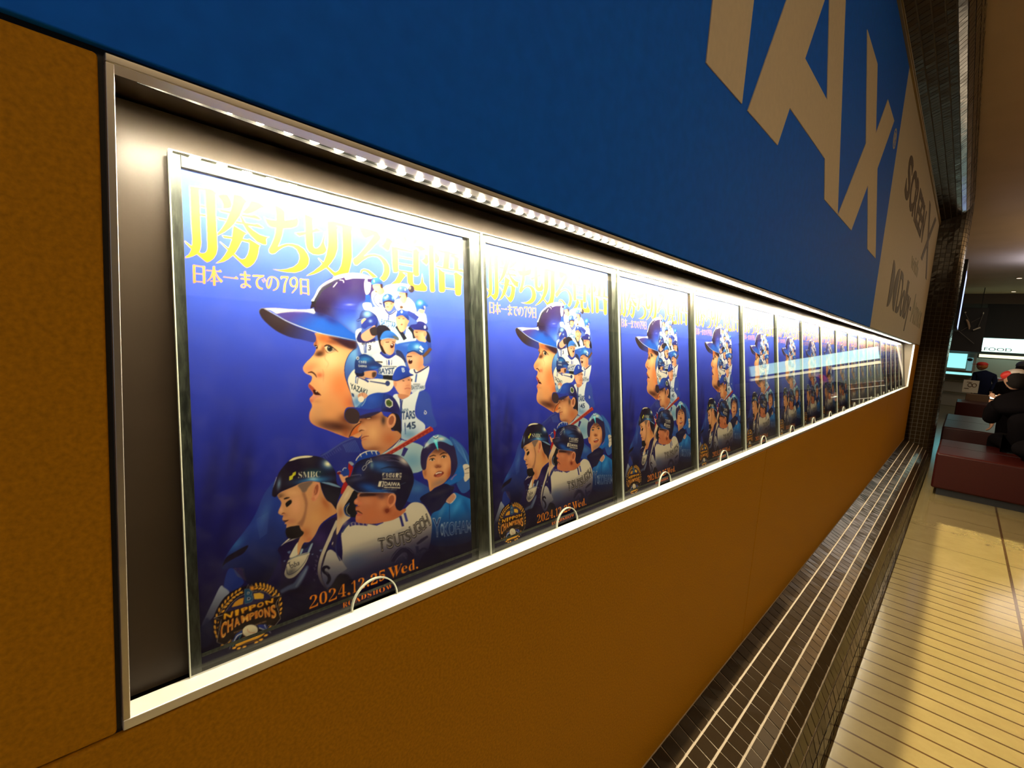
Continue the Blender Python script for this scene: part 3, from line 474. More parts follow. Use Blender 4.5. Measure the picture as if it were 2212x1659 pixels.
P([(690, 185), (830, 160), (895, 180), (885, 255), (820, 300), (690, 275), (640, 260)], (200, 144, 106)); P([(820, 200), (890, 190), (880, 260), (830, 280)], (70, 46, 40), blur=1); LN([(590, 260), (700, 300)], 26, (200, 150, 110)); P([(530, 170), (660, 160), (680, 250), (580, 262), (540, 230)], (26, 24, 50)); cap([(528, 180), (528, 0), (600, -92), (700, -122), (830, -60), (880, 0), (985, 70), (960, 112), (830, 150), (760, 160), (680, 172), (640, 210), (560, 200)], (28, 46, 108)); BL(700, -30, 110, 50, (40, 132, 206), .8); BL(850, 110, 90, 30, (40, 110, 200), .8); TX('勝ち切る', [(590, -8), (725, -8), (722, 44), (590, 40)], (216, 214, 206), .03); TX('DAIWA', [(585, 62), (735, 70), (730, 112), (590, 100)], (210, 208, 196), .03); EL(575, -50, 26, 30, (190, 196, 206)); EL(575, -48, 12, 14, (40, 40, 60))
jersey([(1175, 610), (1270, 565), (1340, 650), (1440, 590), (1560, 520), (1625, 500), (1560, 760), (1570, 950), (1725, 1100), (1640, 1300), (1330, 1320), (1280, 900)], (214, 222, 228)); LN([(1275, 600), (1310, 690), (1310, 1200)], 34, (44, 60, 140)); LN([(1340, 660), (1320, 800)], 12, (38, 40, 90)); TX('STARS', [(1285, 860), (1550, 840), (1560, 980), (1285, 1010)], (40, 62, 108), .03); TX('DeNA', [(1320, 815), (1440, 800), (1445, 850), (1320, 860)], (70, 96, 130), .02); TX('45', [(1400, 1050), (1560, 1030), (1570, 1150), (1410, 1172)], (38, 56, 92), .03); LN([(1380, 1050), (1390, 1250)], 14, (44, 60, 120)); BL(1450, 1250, 160, 90, (90, 140, 180), .7)
face([(1185, 340), (1270, 318), (1465, 270), (1485, 400), (1485, 500), (1452, 595), (1350, 606), (1270, 545), (1200, 425)]); eyes((1355, 335), (1445, 322), 12); LN([(1375, 475), (1430, 460), (1475, 475)], 14, (172, 92, 78)); LN([(1400, 420), (1460, 410)], 12, (196, 122, 92)); EL(1215, 395, 26, 50, (208, 140, 108)); P([(1270, 560), (1450, 590), (1340, 650), (1275, 620)], (190, 124, 92)); cap([(1165, 310), (1200, 180), (1260, 100), (1350, 78), (1440, 128), (1462, 200), (1525, 236), (1440, 262), (1250, 332)], (34, 66, 176)); TX('B', [(1320, 115), (1375, 110), (1380, 190), (1335, 190)], (190, 205, 225), .03); LN([(1170, 318), (1250, 332), (1440, 262), (1525, 238)], 12, (26, 30, 90))
P([(575, 590), (620, 545), (690, 540), (745, 590), (700, 640), (600, 640)], (204, 146, 116)); EL(632, 650, 52, 52, (222, 212, 196)); LN([(600, 560), (615, 600)], 8, (150, 96, 74)); LN([(650, 550), (660, 600)], 8, (150, 96, 74))

# --- captain in the blue cap, bat behind
P([(930, 1640), (1300, 1310), (1340, 1350), (1600, 1410), (1720, 1500), (1760, 1700), (1600, 1900), (1000, 1900)], (160, 186, 194)); BL(1500, 1700, 200, 160, (90, 140, 180), .7); LN([(1400, 1480), (1340, 1620)], (80, 50), (46, 42, 112)); LN([(900, 1580), (1100, 1470), (1310, 1310)], 74, (44, 40, 108)); LN([(1180, 1480), (1300, 1340)], 14, (214, 206, 190))
P([(1190, 860), (1270, 880), (1312, 1000), (1305, 1330), (1190, 1180), (1060, 1180), (1000, 1060)], (36, 26, 36))
CF = [(598, 1000), (612, 1045), (640, 1060), (592, 1130), (573, 1192), (630, 1218), (642, 1270), (624, 1312), (642, 1352), (640, 1400), (670, 1480), (720, 1512), (900, 1535), (945, 1610), (1300, 1320), (1260, 1200), (1150, 1180), (1130, 1000), (1020, 930), (960, 850), (800, 880), (640, 940)]
P(CF, (188, 126, 86)); clip(CF); BL(830, 1230, 140, 170, (222, 166, 116), .9); BL(650, 1150, 60, 60, (206, 150, 108), .8); BL(740, 950, 200, 60, (92, 48, 34), .95); BL(640, 1030, 50, 40, (130, 74, 50), .8); BL(820, 1500, 160, 50, (130, 76, 52), .8); BL(1120, 1330, 120, 120, (180, 100, 60), .8); BL(1010, 1010, 40, 80, (60, 40, 38), .9); BL(740, 1420, 80, 60, (196, 144, 108), .7); LN([(596, 1205), (640, 1180), (690, 1185)], (16, 22, 8), (70, 34, 26), .9, .5); BL(690, 1160, 40, 30, (214, 156, 114), .8); LN([(625, 1330), (690, 1290), (765, 1280)], (18, 16, 6), (134, 62, 48)); LN([(650, 1350), (720, 1330)], 16, (190, 110, 84)); LN([(700, 975), (750, 950), (810, 965)], (14, 26, 8), (30, 18, 18)); LN([(605, 1040), (640, 1030)], 12, (30, 18, 18)); LN([(735, 985), (790, 975)], 8, (220, 200, 180)); clip()
EL(1150, 1020, 76, 126, (204, 138, 100), 12); EL(1150, 1010, 44, 84, (136, 74, 52), 14, .8, .6); LN([(1110, 960), (1160, 920), (1205, 960), (1200, 1050)], 14, (222, 162, 124)); EL(1120, 1110, 26, 24, (206, 140, 104))
cp = [(610, 800), (680, 700), (760, 590), (880, 543), (1000, 543), (1120, 578), (1200, 638), (1262, 740), (1302, 860), (1312, 1010), (1260, 905), (1100, 868), (960, 862), (800, 885), (640, 850)]
P(cp, (30, 68, 168)); clip(cp); BL(1200, 760, 200, 260, (38, 30, 84), .98); BL(1100, 850, 160, 60, (32, 26, 76), .9); BL(800, 640, 120, 70, (44, 86, 190), .7); LN([(1030, 550), (1010, 700), (960, 860)], 6, (24, 30, 96), .8); clip()
P([(345, 950), (352, 850), (400, 792), (520, 788), (650, 812), (820, 820), (960, 790), (962, 870), (800, 892), (660, 930), (600, 1000), (560, 1062), (450, 1062), (380, 1012)], (36, 48, 150)); P([(350, 940), (370, 850), (430, 805), (520, 810), (590, 870), (610, 960), (570, 1055), (450, 1060), (385, 1010)], (58, 42, 46)); P([(600, 940), (800, 880), (960, 862), (840, 930), (640, 980)], (40, 30, 70), blur=1)
PL([(1048, 655), (1110, 638), (1172, 690), (1174, 765), (1122, 798), (1058, 772), (1038, 710)], (206, 204, 196)); PL([(1064, 672), (1110, 656), (1156, 698), (1156, 758), (1118, 780), (1072, 758), (1056, 712)], (70, 88, 42)); LN([(1070, 715), (1150, 725)], 12, (40, 56, 30)); LN([(640, 770), (690, 700), (720, 620)], 10, (150, 190, 214))
LN([(1000, 1640), (1840, 1150)], (60, 84), (150, 44, 36)); LN([(1020, 1600), (1810, 1122)], (6, 14), (226, 150, 120)); 
for i in range(22): BL(1090+i*33+(i % 3)*9, 1585-i*19+(i % 4)*6, 16, 9, ((196, 110, 90) if i % 2 else (112, 26, 24)), .6, -30)
EL(1838, 1162, 22, 40, (176, 46, 44), -30)

# --- man with the raised fist at the right
fr_(880, 920, 5.925)
P([(540, 140), (650, 200), (760, 330), (822, 520), (830, 760), (700, 860), (600, 640), (580, 300)], (42, 86, 162)); 
for i in range(6): LN([(575+i*14, 170+i*26), (690+i*12, 270+i*36), (770+i*7, 470+i*22)], 7, (94, 146, 202), .55)
P([(0, 640), (120, 700), (300, 820), (200, 960), (40, 980), (-40, 900)], (36, 70, 150)); BL(120, 800, 90, 60, (74, 124, 180), .6)
RF = [(235, 540), (250, 440), (290, 360), (390, 285), (500, 325), (555, 430), (556, 600), (505, 690), (445, 745), (345, 795), (290, 840), (262, 700), (215, 670), (192, 590), (205, 540)]
P(RF, (202, 138, 92)); clip(RF); BL(330, 560, 60, 110, (222, 162, 116), .8); BL(490, 520, 60, 80, (226, 166, 120), .7); BL(420, 720, 120, 40, (146, 116, 104), .8, -20); BL(390, 310, 130, 50, (96, 54, 44), .9); BL(545, 640, 40, 110, (150, 70, 40), .9); BL(270, 760, 30, 60, (230, 166, 100), .7); BL(225, 600, 20, 50, (150, 84, 56), .7)
BL(390, 512, 40, 22, (124, 62, 42), .9); BL(400, 450, 20, 40, (216, 156, 112), .7); LN([(280, 398), (330, 378), (366, 386)], (8, 16, 8), (52, 30, 26)); LN([(415, 372), (460, 346), (508, 352)], (8, 16, 6), (52, 30, 26)); P([(284, 438), (302, 424), (330, 420), (350, 432), (332, 446), (304, 450)], (206, 184, 166)); EL(320, 434, 13, 13, (36, 24, 22)); LN([(280, 438), (305, 421), (335, 418), (354, 432)], (5, 11, 10, 5), (34, 20, 20)); P([(436, 404), (452, 388), (478, 384), (496, 396), (480, 408), (454, 412)], (206, 184, 166)); EL(468, 398, 13, 13, (36, 24, 22)); LN([(432, 404), (452, 386), (480, 382), (500, 396)], (5, 11, 10, 5), (34, 20, 20)); LN([(350, 520), (372, 535), (392, 528), (420, 528), (432, 512)], (4, 10, 6, 10, 4), (96, 44, 32), .8, .5); P([(338, 634), (390, 582), (440, 580), (468, 602), (430, 640), (370, 656)], (128, 54, 44)); LN([(362, 616), (400, 598), (440, 598)], 15, (222, 212, 198)); P([(375, 635), (440, 615), (420, 648), (380, 655)], (176, 88, 70)); clip()
P([(170, 480), (175, 350), (215, 255), (280, 170), (370, 113), (450, 128), (540, 178), (602, 270), (625, 360), (642, 480), (622, 570), (575, 650), (556, 640), (552, 420), (480, 325), (385, 285), (280, 355), (250, 440), (236, 548), (195, 560)], (42, 32, 72)); P([(208, 290), (280, 172), (370, 113), (450, 126), (545, 182), (580, 255), (440, 200), (300, 228)], (130, 176, 208), grad=((250, 200), (560, 200), (70, 130, 190))); BL(430, 165, 50, 24, (226, 224, 200), .9); BL(250, 240, 30, 30, (214, 214, 210), .8); LN([(330, 130), (365, 150), (395, 125)], 12, (230, 230, 230)); LN([(335, 150), (365, 165), (390, 145)], 7, (30, 30, 40)); PL([(330, 180), (384, 178), (396, 322)], (70, 206, 236)); BL(360, 190, 26, 30, (190, 240, 250), .7)
P([(708, 512), (760, 488), (815, 530), (838, 620), (800, 662), (740, 715), (716, 630)], (206, 196, 180)); LN([(735, 560), (790, 535), (815, 550)], 8, (70, 60, 60)); LN([(735, 610), (790, 600)], 7, (120, 110, 105)); LN([(800, 650), (835, 620)], 9, (60, 56, 56))
P([(468, 742), (600, 622), (672, 492), (708, 520), (726, 645), (640, 720), (540, 765)], (24, 96, 184)); for_ = [(560, 690), (600, 640), (630, 620)]; LN(for_, 14, (170, 90, 140), .7); LN([(470, 745), (540, 762), (640, 722)], 10, (18, 60, 130))
P([(160, 930), (300, 835), (470, 742), (560, 770), (600, 790), (520, 950), (400, 1070), (330, 1130), (250, 1040)], (28, 24, 62)); BL(420, 850, 120, 30, (60, 56, 70), .6, -20)
RJ = [(590, 858), (700, 890), (842, 968), (834, 1120), (806, 1230), (795, 1480), (310, 1520), (300, 1160), (420, 1070), (490, 980), (545, 1000)]
P(RJ, (26, 108, 188), grad=((600, 1050), (600, 1500), (16, 30, 84))); clip(RJ); BL(640, 1010, 40, 130, (60, 146, 214), .7, 30); BL(440, 1090, 30, 100, (70, 130, 190), .7, 25); BL(760, 1050, 40, 120, (18, 74, 150), .7, -20); LN([(540, 1010), (540, 1200)], 6, (16, 40, 100)); clip()
P([(495, 960), (585, 862), (622, 905), (560, 985)], (190, 140, 116)); LN([(495, 965), (555, 990), (620, 910), (590, 862)], 9, (216, 204, 200))
for q in (.035, ): TX('KOHAMA', [(465, 1235), (900, 1195), (900, 1345), (470, 1420)], (150, 176, 214), q); TX('KOHAMA', [(471, 1245), (895, 1205), (895, 1338), (477, 1408)], (20, 60, 132), .0)
TX('Y', [(320, 1180), (430, 1170), (420, 1420), (345, 1430)], (170, 190, 214), .03); TX('Y', [(330, 1190), (420, 1182), (412, 1410), (352, 1420)], (20, 44, 110), 0)
TX('O', [(422, 1250), (462, 1245), (464, 1410), (428, 1412)], (150, 176, 214), .03)

# --- man in the helmet with the green sign, catcher's gear
fr_(600, 1120, 8.295)
P([(0, 560), (100, 450), (230, 335), (440, 240), (470, 480), (640, 380), (750, 200), (850, 60), (1060, -30), (1100, 60), (920, 420), (800, 700), (760, 1000), (790, 1200), (860, 1300), (500, 1420), (200, 1340), (60, 1300), (60, 1000), (60, 700)], (32, 20, 64)); BL(760, 350, 140, 160, (52, 34, 96), .8); BL(300, 1250, 240, 120, (20, 14, 36), .9)
LN([(60, 490), (200, 370), (330, 300), (440, 245)], (4, 26, 26, 18), (214, 208, 192)); LN([(120, 440), (260, 380), (400, 325)], (4, 16, 16), (204, 198, 184)); LN([(210, 360), (330, 300), (430, 262)], 5, (30, 26, 40))
P([(360, 425), (392, 500), (372, 640), (215, 705), (255, 590)], (210, 204, 184)); P([(445, 520), (480, 500), (630, 448), (560, 600), (390, 645)], (40, 44, 96)); P([(430, 530), (465, 520), (430, 620), (395, 640)], (150, 178, 196)); P([(590, 470), (630, 448), (570, 600), (535, 605)], (140, 164, 190)); P([(415, 350), (470, 480), (620, 400), (500, 540), (400, 520), (370, 420)], (26, 24, 60))
CP_ = [(145, 890), (190, 750), (300, 680), (552, 608), (548, 690), (490, 820), (385, 965), (285, 1052), (185, 1072), (122, 1000)]
P(CP_, (198, 190, 168)); clip(CP_); BL(230, 960, 110, 60, (80, 78, 84), .8, -30); BL(420, 700, 120, 50, (216, 208, 184), .7); clip(); LN([(200, 745), (310, 690), (550, 620)], 12, (90, 110, 130)); LN([(160, 860), (170, 980), (230, 1000), (350, 930), (470, 800), (545, 660)], (10, 16, 14, 10, 8, 6), (38, 44, 66), .8)
TX('T', [(170, 800), (235, 770), (240, 790), (200, 925)], (24, 22, 40), .0); TX('oba', [(225, 800), (390, 745), (392, 830), (228, 900)], (24, 22, 40), -.005)
LN([(50, 1320), (200, 1240), (330, 1190), (440, 1020), (540, 850)], (60, 80, 110, 100, 40), (104, 128, 168), .75, 1.6); LN([(320, 1230), (430, 1060), (520, 900)], (30, 50, 20), (160, 182, 206), .5, 1.4)
for x, y in ((690, 760), (680, 840), (660, 900), (700, 990), (650, 1100), (710, 680)): LN([(x-20, y-14), (x+14, y), (x-6, y+26)], 8, (150, 150, 186), .6)
for x, y, a in ((200, 600, 50), (120, 760, 30), (620, 640, 30), (770, 570, 44)): P([(x-a*.6, y), (x+a*.6, y-a*.4), (x+a*.2, y+a*.6)], (110, 140, 190), alpha=.7)
fr_(560, 970, 8.295)
SF = [(325, 815), (390, 770), (500, 715), (640, 655), (760, 600), (950, 575), (1090, 600), (1115, 720), (1185, 880), (1300, 980), (1392, 1090), (1392, 1140), (1250, 1225), (1100, 1350), (1000, 1540), (900, 1660), (790, 1690), (700, 1900), (690, 1700), (760, 1500), (700, 1380), (600, 1392), (492, 1412), (490, 1352), (452, 1340), (470, 1310), (432, 1292), (413, 1250), (430, 1192), (388, 1182), (343, 1150), (350, 1100), (392, 1000), (390, 940), (342, 872)]
P(SF, (204, 148, 102)); clip(SF); BL(650, 1010, 120, 180, (226, 164, 124), .8); BL(600, 780, 120, 60, (220, 168, 122), .8); BL(1180, 1120, 140, 160, (200, 132, 76), .7); BL(1000, 1250, 130, 130, (212, 156, 100), .8); BL(830, 1500, 90, 90, (176, 100, 60), .7); BL(900, 1620, 80, 60, (190, 110, 76), .8); BL(1180, 960, 60, 120, (170, 92, 52), .8, -30); BL(380, 830, 70, 40, (110, 80, 60), .8); BL(460, 1180, 60, 40, (186, 120, 88), .7); BL(390, 1090, 40, 60, (226, 172, 136), .8); BL(560, 1290, 90, 50, (186, 116, 90), .6)
P([(690, 655), (760, 608), (900, 580), (960, 590), (880, 690), (840, 760), (780, 780), (740, 720)], (112, 92, 86), blur=1.2, alpha=.9); LN([(790, 780), (840, 950), (832, 1100), (790, 1260), (720, 1370)], (60, 50, 36, 60, 110), (136, 88, 70), .65, 1.5)
LN([(350, 870), (400, 850)], 10, (60, 40, 34), .6, .5); LN([(440, 896), (490, 880), (545, 866)], (20, 34, 10), (38, 24, 24)); P([(472, 972), (540, 915), (578, 916), (578, 968), (512, 1030), (484, 1034)], (24, 18, 20)); P([(418, 1276), (470, 1278), (532, 1270), (462, 1314), (436, 1300)], (56, 22, 26)); LN([(398, 1170), (430, 1150), (470, 1160)], (6, 20, 6), (110, 56, 42), .9, .4); clip()
P([(485, 1425), (550, 1392), (640, 1378), (715, 1370), (740, 1440), (800, 1500), (730, 1580), (600, 1610), (510, 1590), (470, 1500)], (30, 22, 26), blur=.8)
EL(1018, 765, 66, 178, (210, 142, 104), 12); EL(1022, 730, 36, 100, (150, 78, 56), 14, .85, .6); LN([(968, 640), (1030, 605), (1076, 660), (1060, 800), (990, 900)], (14, 18, 22, 18, 14), (222, 150, 116)); LN([(985, 700), (1010, 760), (975, 840)], 16, (196, 120, 88)); EL(965, 895, 30, 36, (204, 128, 96))
P([(1092, 600), (1200, 630), (1470, 690), (1450, 800), (1400, 950), (1385, 1085), (1300, 975), (1215, 920), (1150, 800)], (24, 16, 38))
SH = [(228, 810), (245, 700), (300, 560), (350, 430), (420, 330), (520, 220), (620, 152), (800, 118), (950, 122), (1080, 140), (1200, 198), (1300, 300), (1370, 420), (1382, 560), (1400, 625), (1465, 692), (1380, 690), (1250, 640), (1100, 600), (1000, 578), (900, 568), (760, 600), (640, 660), (500, 720), (392, 762), (335, 812), (290, 862), (240, 845)]
P(SH, (30, 18, 40)); clip(SH); BL(1230, 270, 130, 110, (38, 92, 158), .9); BL(1225, 265, 66, 52, (240, 232, 188), .98, 20); BL(960, 560, 300, 60, (52, 134, 206), .9, -6); BL(960, 530, 90, 40, (180, 220, 236), .7); BL(960, 420, 180, 70, (24, 84, 96), .7); BL(352, 620, 34, 100, (104, 136, 168), .9, 8); BL(600, 350, 160, 160, (30, 18, 46), .6); P([(528, 215), (620, 152), (800, 118), (960, 124), (900, 150), (720, 170), (600, 205)], (226, 216, 180), blur=.5); P([(1100, 600), (1250, 600), (1380, 640), (1465, 692), (1250, 645)], (120, 160, 196), blur=.5, alpha=.9); clip()
LN([(250, 690), (312, 500)], (4, 9), (206, 206, 200)); PL([(538, 492), (592, 468), (602, 428), (656, 402), (652, 462), (606, 490), (596, 540), (540, 566)], (214, 208, 48)); LN([(575, 480), (575, 550)], 4, (120, 130, 30)); LN([(628, 420), (628, 475)], 4, (120, 130, 30)); TX('𝐒𝐌𝐁𝐂', [(702, 410), (1096, 394), (1096, 500), (702, 522)], (222, 216, 190), -.012)

# --- batter seen from behind with the name on the shoulders
fr_(740, 1100, 7.541)
TJ = [(-20, 400), (60, 290), (130, 225), (215, 212), (420, 240), (560, 262), (660, 190), (830, 150), (940, 112), (1030, -20), (1120, -100), (1220, -112), (1330, -60), (1430, 120), (1455, 250), (1440, 480), (1400, 640), (1300, 760), (1180, 980), (900, 1060), (600, 1160), (60, 1260), (-20, 1100), (0, 700)]
P(TJ, (204, 196, 178), grad=((500, 480), (700, 980), (34, 34, 84))); clip(TJ); BL(200, 850, 260, 160, (70, 96, 150), .6, -15); BL(1180, 640, 200, 70, (90, 90, 124), .7, -20); LN([(100, 640), (500, 520), (800, 380)], (20, 60, 20), (170, 164, 158), .5, 3); LN([(1020, 300), (860, 400)], (10, 40), (150, 146, 146), .6, 2); LN([(300, 760), (700, 640), (1100, 600)], (10, 60, 30), (110, 110, 140), .5, 3); LN([(560, 880), (760, 900), (850, 960)], (10, 40, 10), (60, 66, 116), .5, 2); clip()
LN([(110, 260), (215, 235), (410, 250)], (50, 50, 44), (56, 48, 118)); 
for x in (140, 200, 260, 330, 390): LN([(x, 215), (x+16, 280)], 12, (196, 188, 176), .8)
LN([(545, 255), (660, 205)], 34, (54, 52, 136)); LN([(940, 110), (985, 280)], 40, (40, 40, 112)); LN([(1010, 60), (1050, 200)], 40, (60, 66, 140)); LN([(985, 90), (1020, 250)], 20, (206, 200, 190)); LN([(-10, 380), (60, 280), (140, 210)], 22, (44, 60, 110))
_nm = [('T', 640, 578, -8), ('S', 772, 535, -10), ('U', 893, 502, -14), ('T', 985, 478, -18), ('S', 1066, 440, -22), ('U', 1152, 368, -26), ('G', 1228, 304, -28), ('O', 1300, 245, -30), ('H', 1362, 190, -32)]
for ch, x, y, a in _nm:
    t = math.radians(a); ux, uy = math.cos(t), math.sin(t); vx, vy = math.sin(t*.6), -math.cos(t*.6); h = 112-(x-640)*.012; w = 60-(x-640)*.014
    for k, col, bo in ((1.0, (34, 30, 34), .035), (.86, (196, 188, 172), .012), (.72, (46, 42, 46), -.004)):
        TX(ch, [(x-ux*w*k+vx*h*k, y-uy*w*k+vy*h*k), (x+ux*w*k+vx*h*k, y+uy*w*k+vy*h*k), (x+ux*w*k-vx*h*k, y+uy*w*k-vy*h*k), (x-ux*w*k-vx*h*k, y-uy*w*k-vy*h*k)], col, bo)
LN([(805, 850), (860, 760), (950, 670), (1050, 665), (1110, 730), (1110, 830), (1060, 930)], (60, 90, 96, 90, 100, 110, 90), (34, 28, 66)); LN([(790, 830), (850, 730), (950, 632), (1060, 635), (1150, 720)], 6, (160, 160, 186), .8); LN([(850, 870), (920, 770), (1000, 750), (1040, 810)], 6, (150, 150, 180), .7)
LN([(1210, 570), (1300, 500), (1390, 440)], (30, 50, 30), (40, 34, 66)); LN([(1210, 600), (1230, 720)], 50, (40, 40, 86)); LN([(1240, 700), (1320, 640), (1400, 670)], 40, (40, 36, 80))
fr_(600, 1120, 8.295)
P([(830, 700), (930, 560), (1060, 640), (1215, 860), (1235, 905), (1095, 1010), (985, 1170), (885, 1240), (790, 1020)], (186, 182, 176), grad=((1000, 700), (950, 1200), (90, 98, 140))); LN([(1070, 40), (900, 420), (785, 700), (742, 950), (800, 1150), (910, 1280)], (60, 62, 58, 56, 50, 20), (190, 182, 166), grad=((800, 700), (880, 1250), (80, 74, 100))); LN([(930, 430), (850, 660), (800, 860)], (10, 24, 8), (36, 28, 40)); LN([(1095, 220), (1040, 420), (1055, 620), (1120, 760)], 22, (44, 50, 100)); P([(1000, 250), (1080, 180), (1050, 420), (1010, 520), (960, 470)], (44, 36, 72)); LN([(990, 420), (975, 470)], 14, (206, 206, 206))
LN([(930, 905), (880, 865), (822, 890), (826, 950), (900, 1010), (925, 1090), (880, 1180)], (46, 50, 56, 56, 60, 62, 40), (26, 22, 42)); LN([(925, 930), (870, 900), (850, 940), (905, 1000)], 8, (150, 146, 150), .8)
P([(1000, 1150), (1090, 1010), (1240, 1000), (1330, 1100), (1420, 1250), (1100, 1320), (980, 1250)], (18, 12, 32), blur=1.5)
fr_(720, 960, 8.295)
P([(395, 300), (430, 250), (500, 172), (640, 112), (790, 118), (835, 180), (700, 215), (520, 290), (420, 340)], (26, 60, 150)); LN([(405, 290), (440, 230), (520, 160), (640, 116), (790, 122)], 16, (224, 216, 200))
for x, y in ((500, 190), (600, 150), (700, 140), (780, 150)): LN([(x-20, y-22), (x+4, y+40)], (20, 8), (224, 216, 200))
P([(300, 330), (380, 330), (520, 270), (560, 420), (400, 580), (310, 570)], (26, 44, 130))
P([(60, 1110), (160, 900), (262, 735), (385, 830), (285, 980), (205, 1120), (225, 1262), (310, 1305), (180, 1420), (60, 1620), (70, 1300)], (204, 176, 142)); BL(130, 1220, 60, 120, (176, 104, 66), .8); BL(240, 900, 30, 100, (222, 206, 176), .7, 30); BL(180, 1380, 70, 70, (206, 190, 160), .7)
P([(135, 860), (150, 780), (190, 680), (255, 560), (275, 330), (330, 380), (352, 420), (310, 560), (250, 740), (160, 890)], (160, 24, 26)); P([(148, 500), (170, 440), (230, 420), (285, 470), (268, 570), (190, 575)], (26, 56, 142)); LN([(165, 470), (190, 425), (235, 425)], 12, (214, 214, 214)); P([(62, 510), (90, 490), (130, 500), (120, 545), (85, 540)], (120, 24, 34)); LN([(70, 500), (110, 480), (145, 490)], 9, (214, 206, 200)); P([(108, 545), (150, 540), (190, 575), (265, 560), (235, 640), (180, 690), (140, 640)], (222, 158, 116)); P([(270, 320), (320, 310), (370, 350), (330, 380)], (140, 150, 170))
P([(380, 815), (490, 850), (425, 950), (378, 1030), (405, 1110), (405, 1292), (290, 1290), (205, 1220), (195, 1120), (285, 975)], (28, 26, 34)); LN([(292, 1050), (205, 1130), (200, 1210), (235, 1270), (300, 1295)], 14, (50, 90, 170)); LN([(280, 1080), (240, 1150), (245, 1230), (300, 1275)], 10, (190, 188, 180))
TFc = [(470, 862), (800, 862), (1105, 885), (1125, 960), (1110, 1100), (1200, 1170), (1290, 1150), (1280, 1210), (1100, 1340), (900, 1392), (700, 1425), (440, 1402), (400, 1352), (408, 1272), (432, 1232), (400, 1172), (402, 1122), (442, 1092), (378, 1062), (378, 1002), (430, 950)]
P(TFc, (188, 112, 76)); clip(TFc); BL(600, 1010, 110, 80, (200, 130, 92), .8); BL(880, 1080, 90, 140, (210, 140, 98), .8); BL(640, 1240, 160, 90, (190, 112, 74), .8); BL(960, 1180, 70, 60, (120, 50, 34), .8); BL(1120, 1250, 130, 60, (176, 98, 64), .8, -25); BL(700, 890, 300, 40, (66, 34, 34), .95); BL(860, 930, 70, 50, (96, 60, 62), .8); BL(410, 1020, 34, 34, (222, 150, 120), .8); BL(470, 1050, 50, 30, (210, 120, 90), .7); BL(440, 1300, 50, 50, (206, 128, 96), .7); LN([(470, 915), (600, 900), (760, 905)], (50, 60, 20), (44, 22, 26), .8, 1); LN([(420, 940), (480, 880)], 9, (226, 200, 180), .8); LN([(398, 1192), (450, 1200), (525, 1248)], (10, 22, 8), (56, 20, 22)); P([(415, 1240), (470, 1240), (525, 1252), (480, 1280), (420, 1275)], (186, 96, 78)); LN([(405, 1140), (430, 1110), (480, 1110)], (8, 16, 6), (120, 56, 44), .8, .6); clip()
EL(1042, 1000, 76, 128, (202, 126, 88), 16); EL(1040, 990, 46, 86, (150, 78, 54), 18, .8, .7); LN([(985, 940), (1040, 895), (1100, 930), (1095, 1040), (1000, 1140)], (12, 18, 20, 18, 10), (216, 146, 108)); P([(930, 1170), (985, 1155), (1000, 1200), (950, 1230)], (120, 52, 38), blur=.8)
TH = [(213, 622), (240, 592), (310, 572), (350, 480), (400, 350), (520, 272), (680, 230), (800, 200), (900, 174), (1050, 174), (1200, 210), (1320, 320), (1410, 470), (1445, 640), (1405, 800), (1335, 980), (1265, 1110), (1200, 1190), (1120, 1130), (1130, 960), (1100, 885), (1000, 865), (800, 862), (560, 862), (440, 850), (330, 780), (240, 690)]
P(TH, (28, 22, 50)); clip(TH); BL(840, 380, 200, 90, (52, 102, 176), .85, 8); BL(980, 470, 160, 40, (44, 90, 160), .8); BL(640, 770, 170, 70, (36, 84, 172), .9, 12); BL(820, 830, 200, 30, (34, 92, 176), .9); BL(1260, 290, 110, 60, (206, 196, 188), .95, 35); BL(940, 240, 200, 50, (74, 62, 100), .8); BL(470, 480, 90, 120, (26, 40, 110), .8); BL(420, 620, 150, 40, (60, 66, 100), .7, -12); BL(1220, 620, 140, 200, (32, 26, 48), .7); BL(690, 370, 30, 60, (120, 150, 160), .7); LN([(850, 440), (1000, 405), (1200, 425), (1260, 445)], (6, 18, 16, 4), (20, 20, 44), .9, .4); LN([(900, 240), (1050, 245), (1180, 290)], (6, 14, 8), (18, 16, 30), .9); LN([(950, 290), (1150, 300), (1300, 380)], (4, 9, 4), (120, 126, 160), .6); LN([(320, 560), (480, 540), (490, 570)], 14, (120, 120, 140), .6, .5); LN([(1200, 720), (1300, 680)], 5, (100, 140, 180), .6); clip()
LN([(330, 780), (440, 850), (560, 862), (800, 862), (1000, 862), (1095, 880)], 9, (150, 170, 200), .8); LN([(540, 470), (520, 430), (560, 380), (600, 390), (545, 470)], 8, (206, 206, 200)); LN([(580, 360), (610, 300), (660, 290), (640, 330), (590, 370)], 8, (206, 206, 200)); LN([(620, 330), (700, 300)], 8, (216, 210, 190)); LN([(670, 250), (690, 320)], 8, (216, 210, 190))
TX('勝ち切る覚悟', [(880, 505), (1232, 508), (1222, 600), (868, 600)], (214, 206, 184), .03); LN([(880, 618), (1212, 620)], 14, (196, 188, 170)); PL([(820, 658), (912, 660), (892, 762), (798, 756)], (214, 206, 184)); P([(870, 668), (890, 690), (868, 755), (850, 755)], (40, 34, 56)); TX('DAIWA', [(918, 668), (1204, 682), (1198, 752), (912, 742)], (216, 208, 186), .03); LN([(905, 768), (1198, 778)], 18, (196, 188, 170)); TX('DAIWA JISYO', [(876, 792), (1142, 798), (1138, 824), (876, 818)], (150, 150, 150), .01)

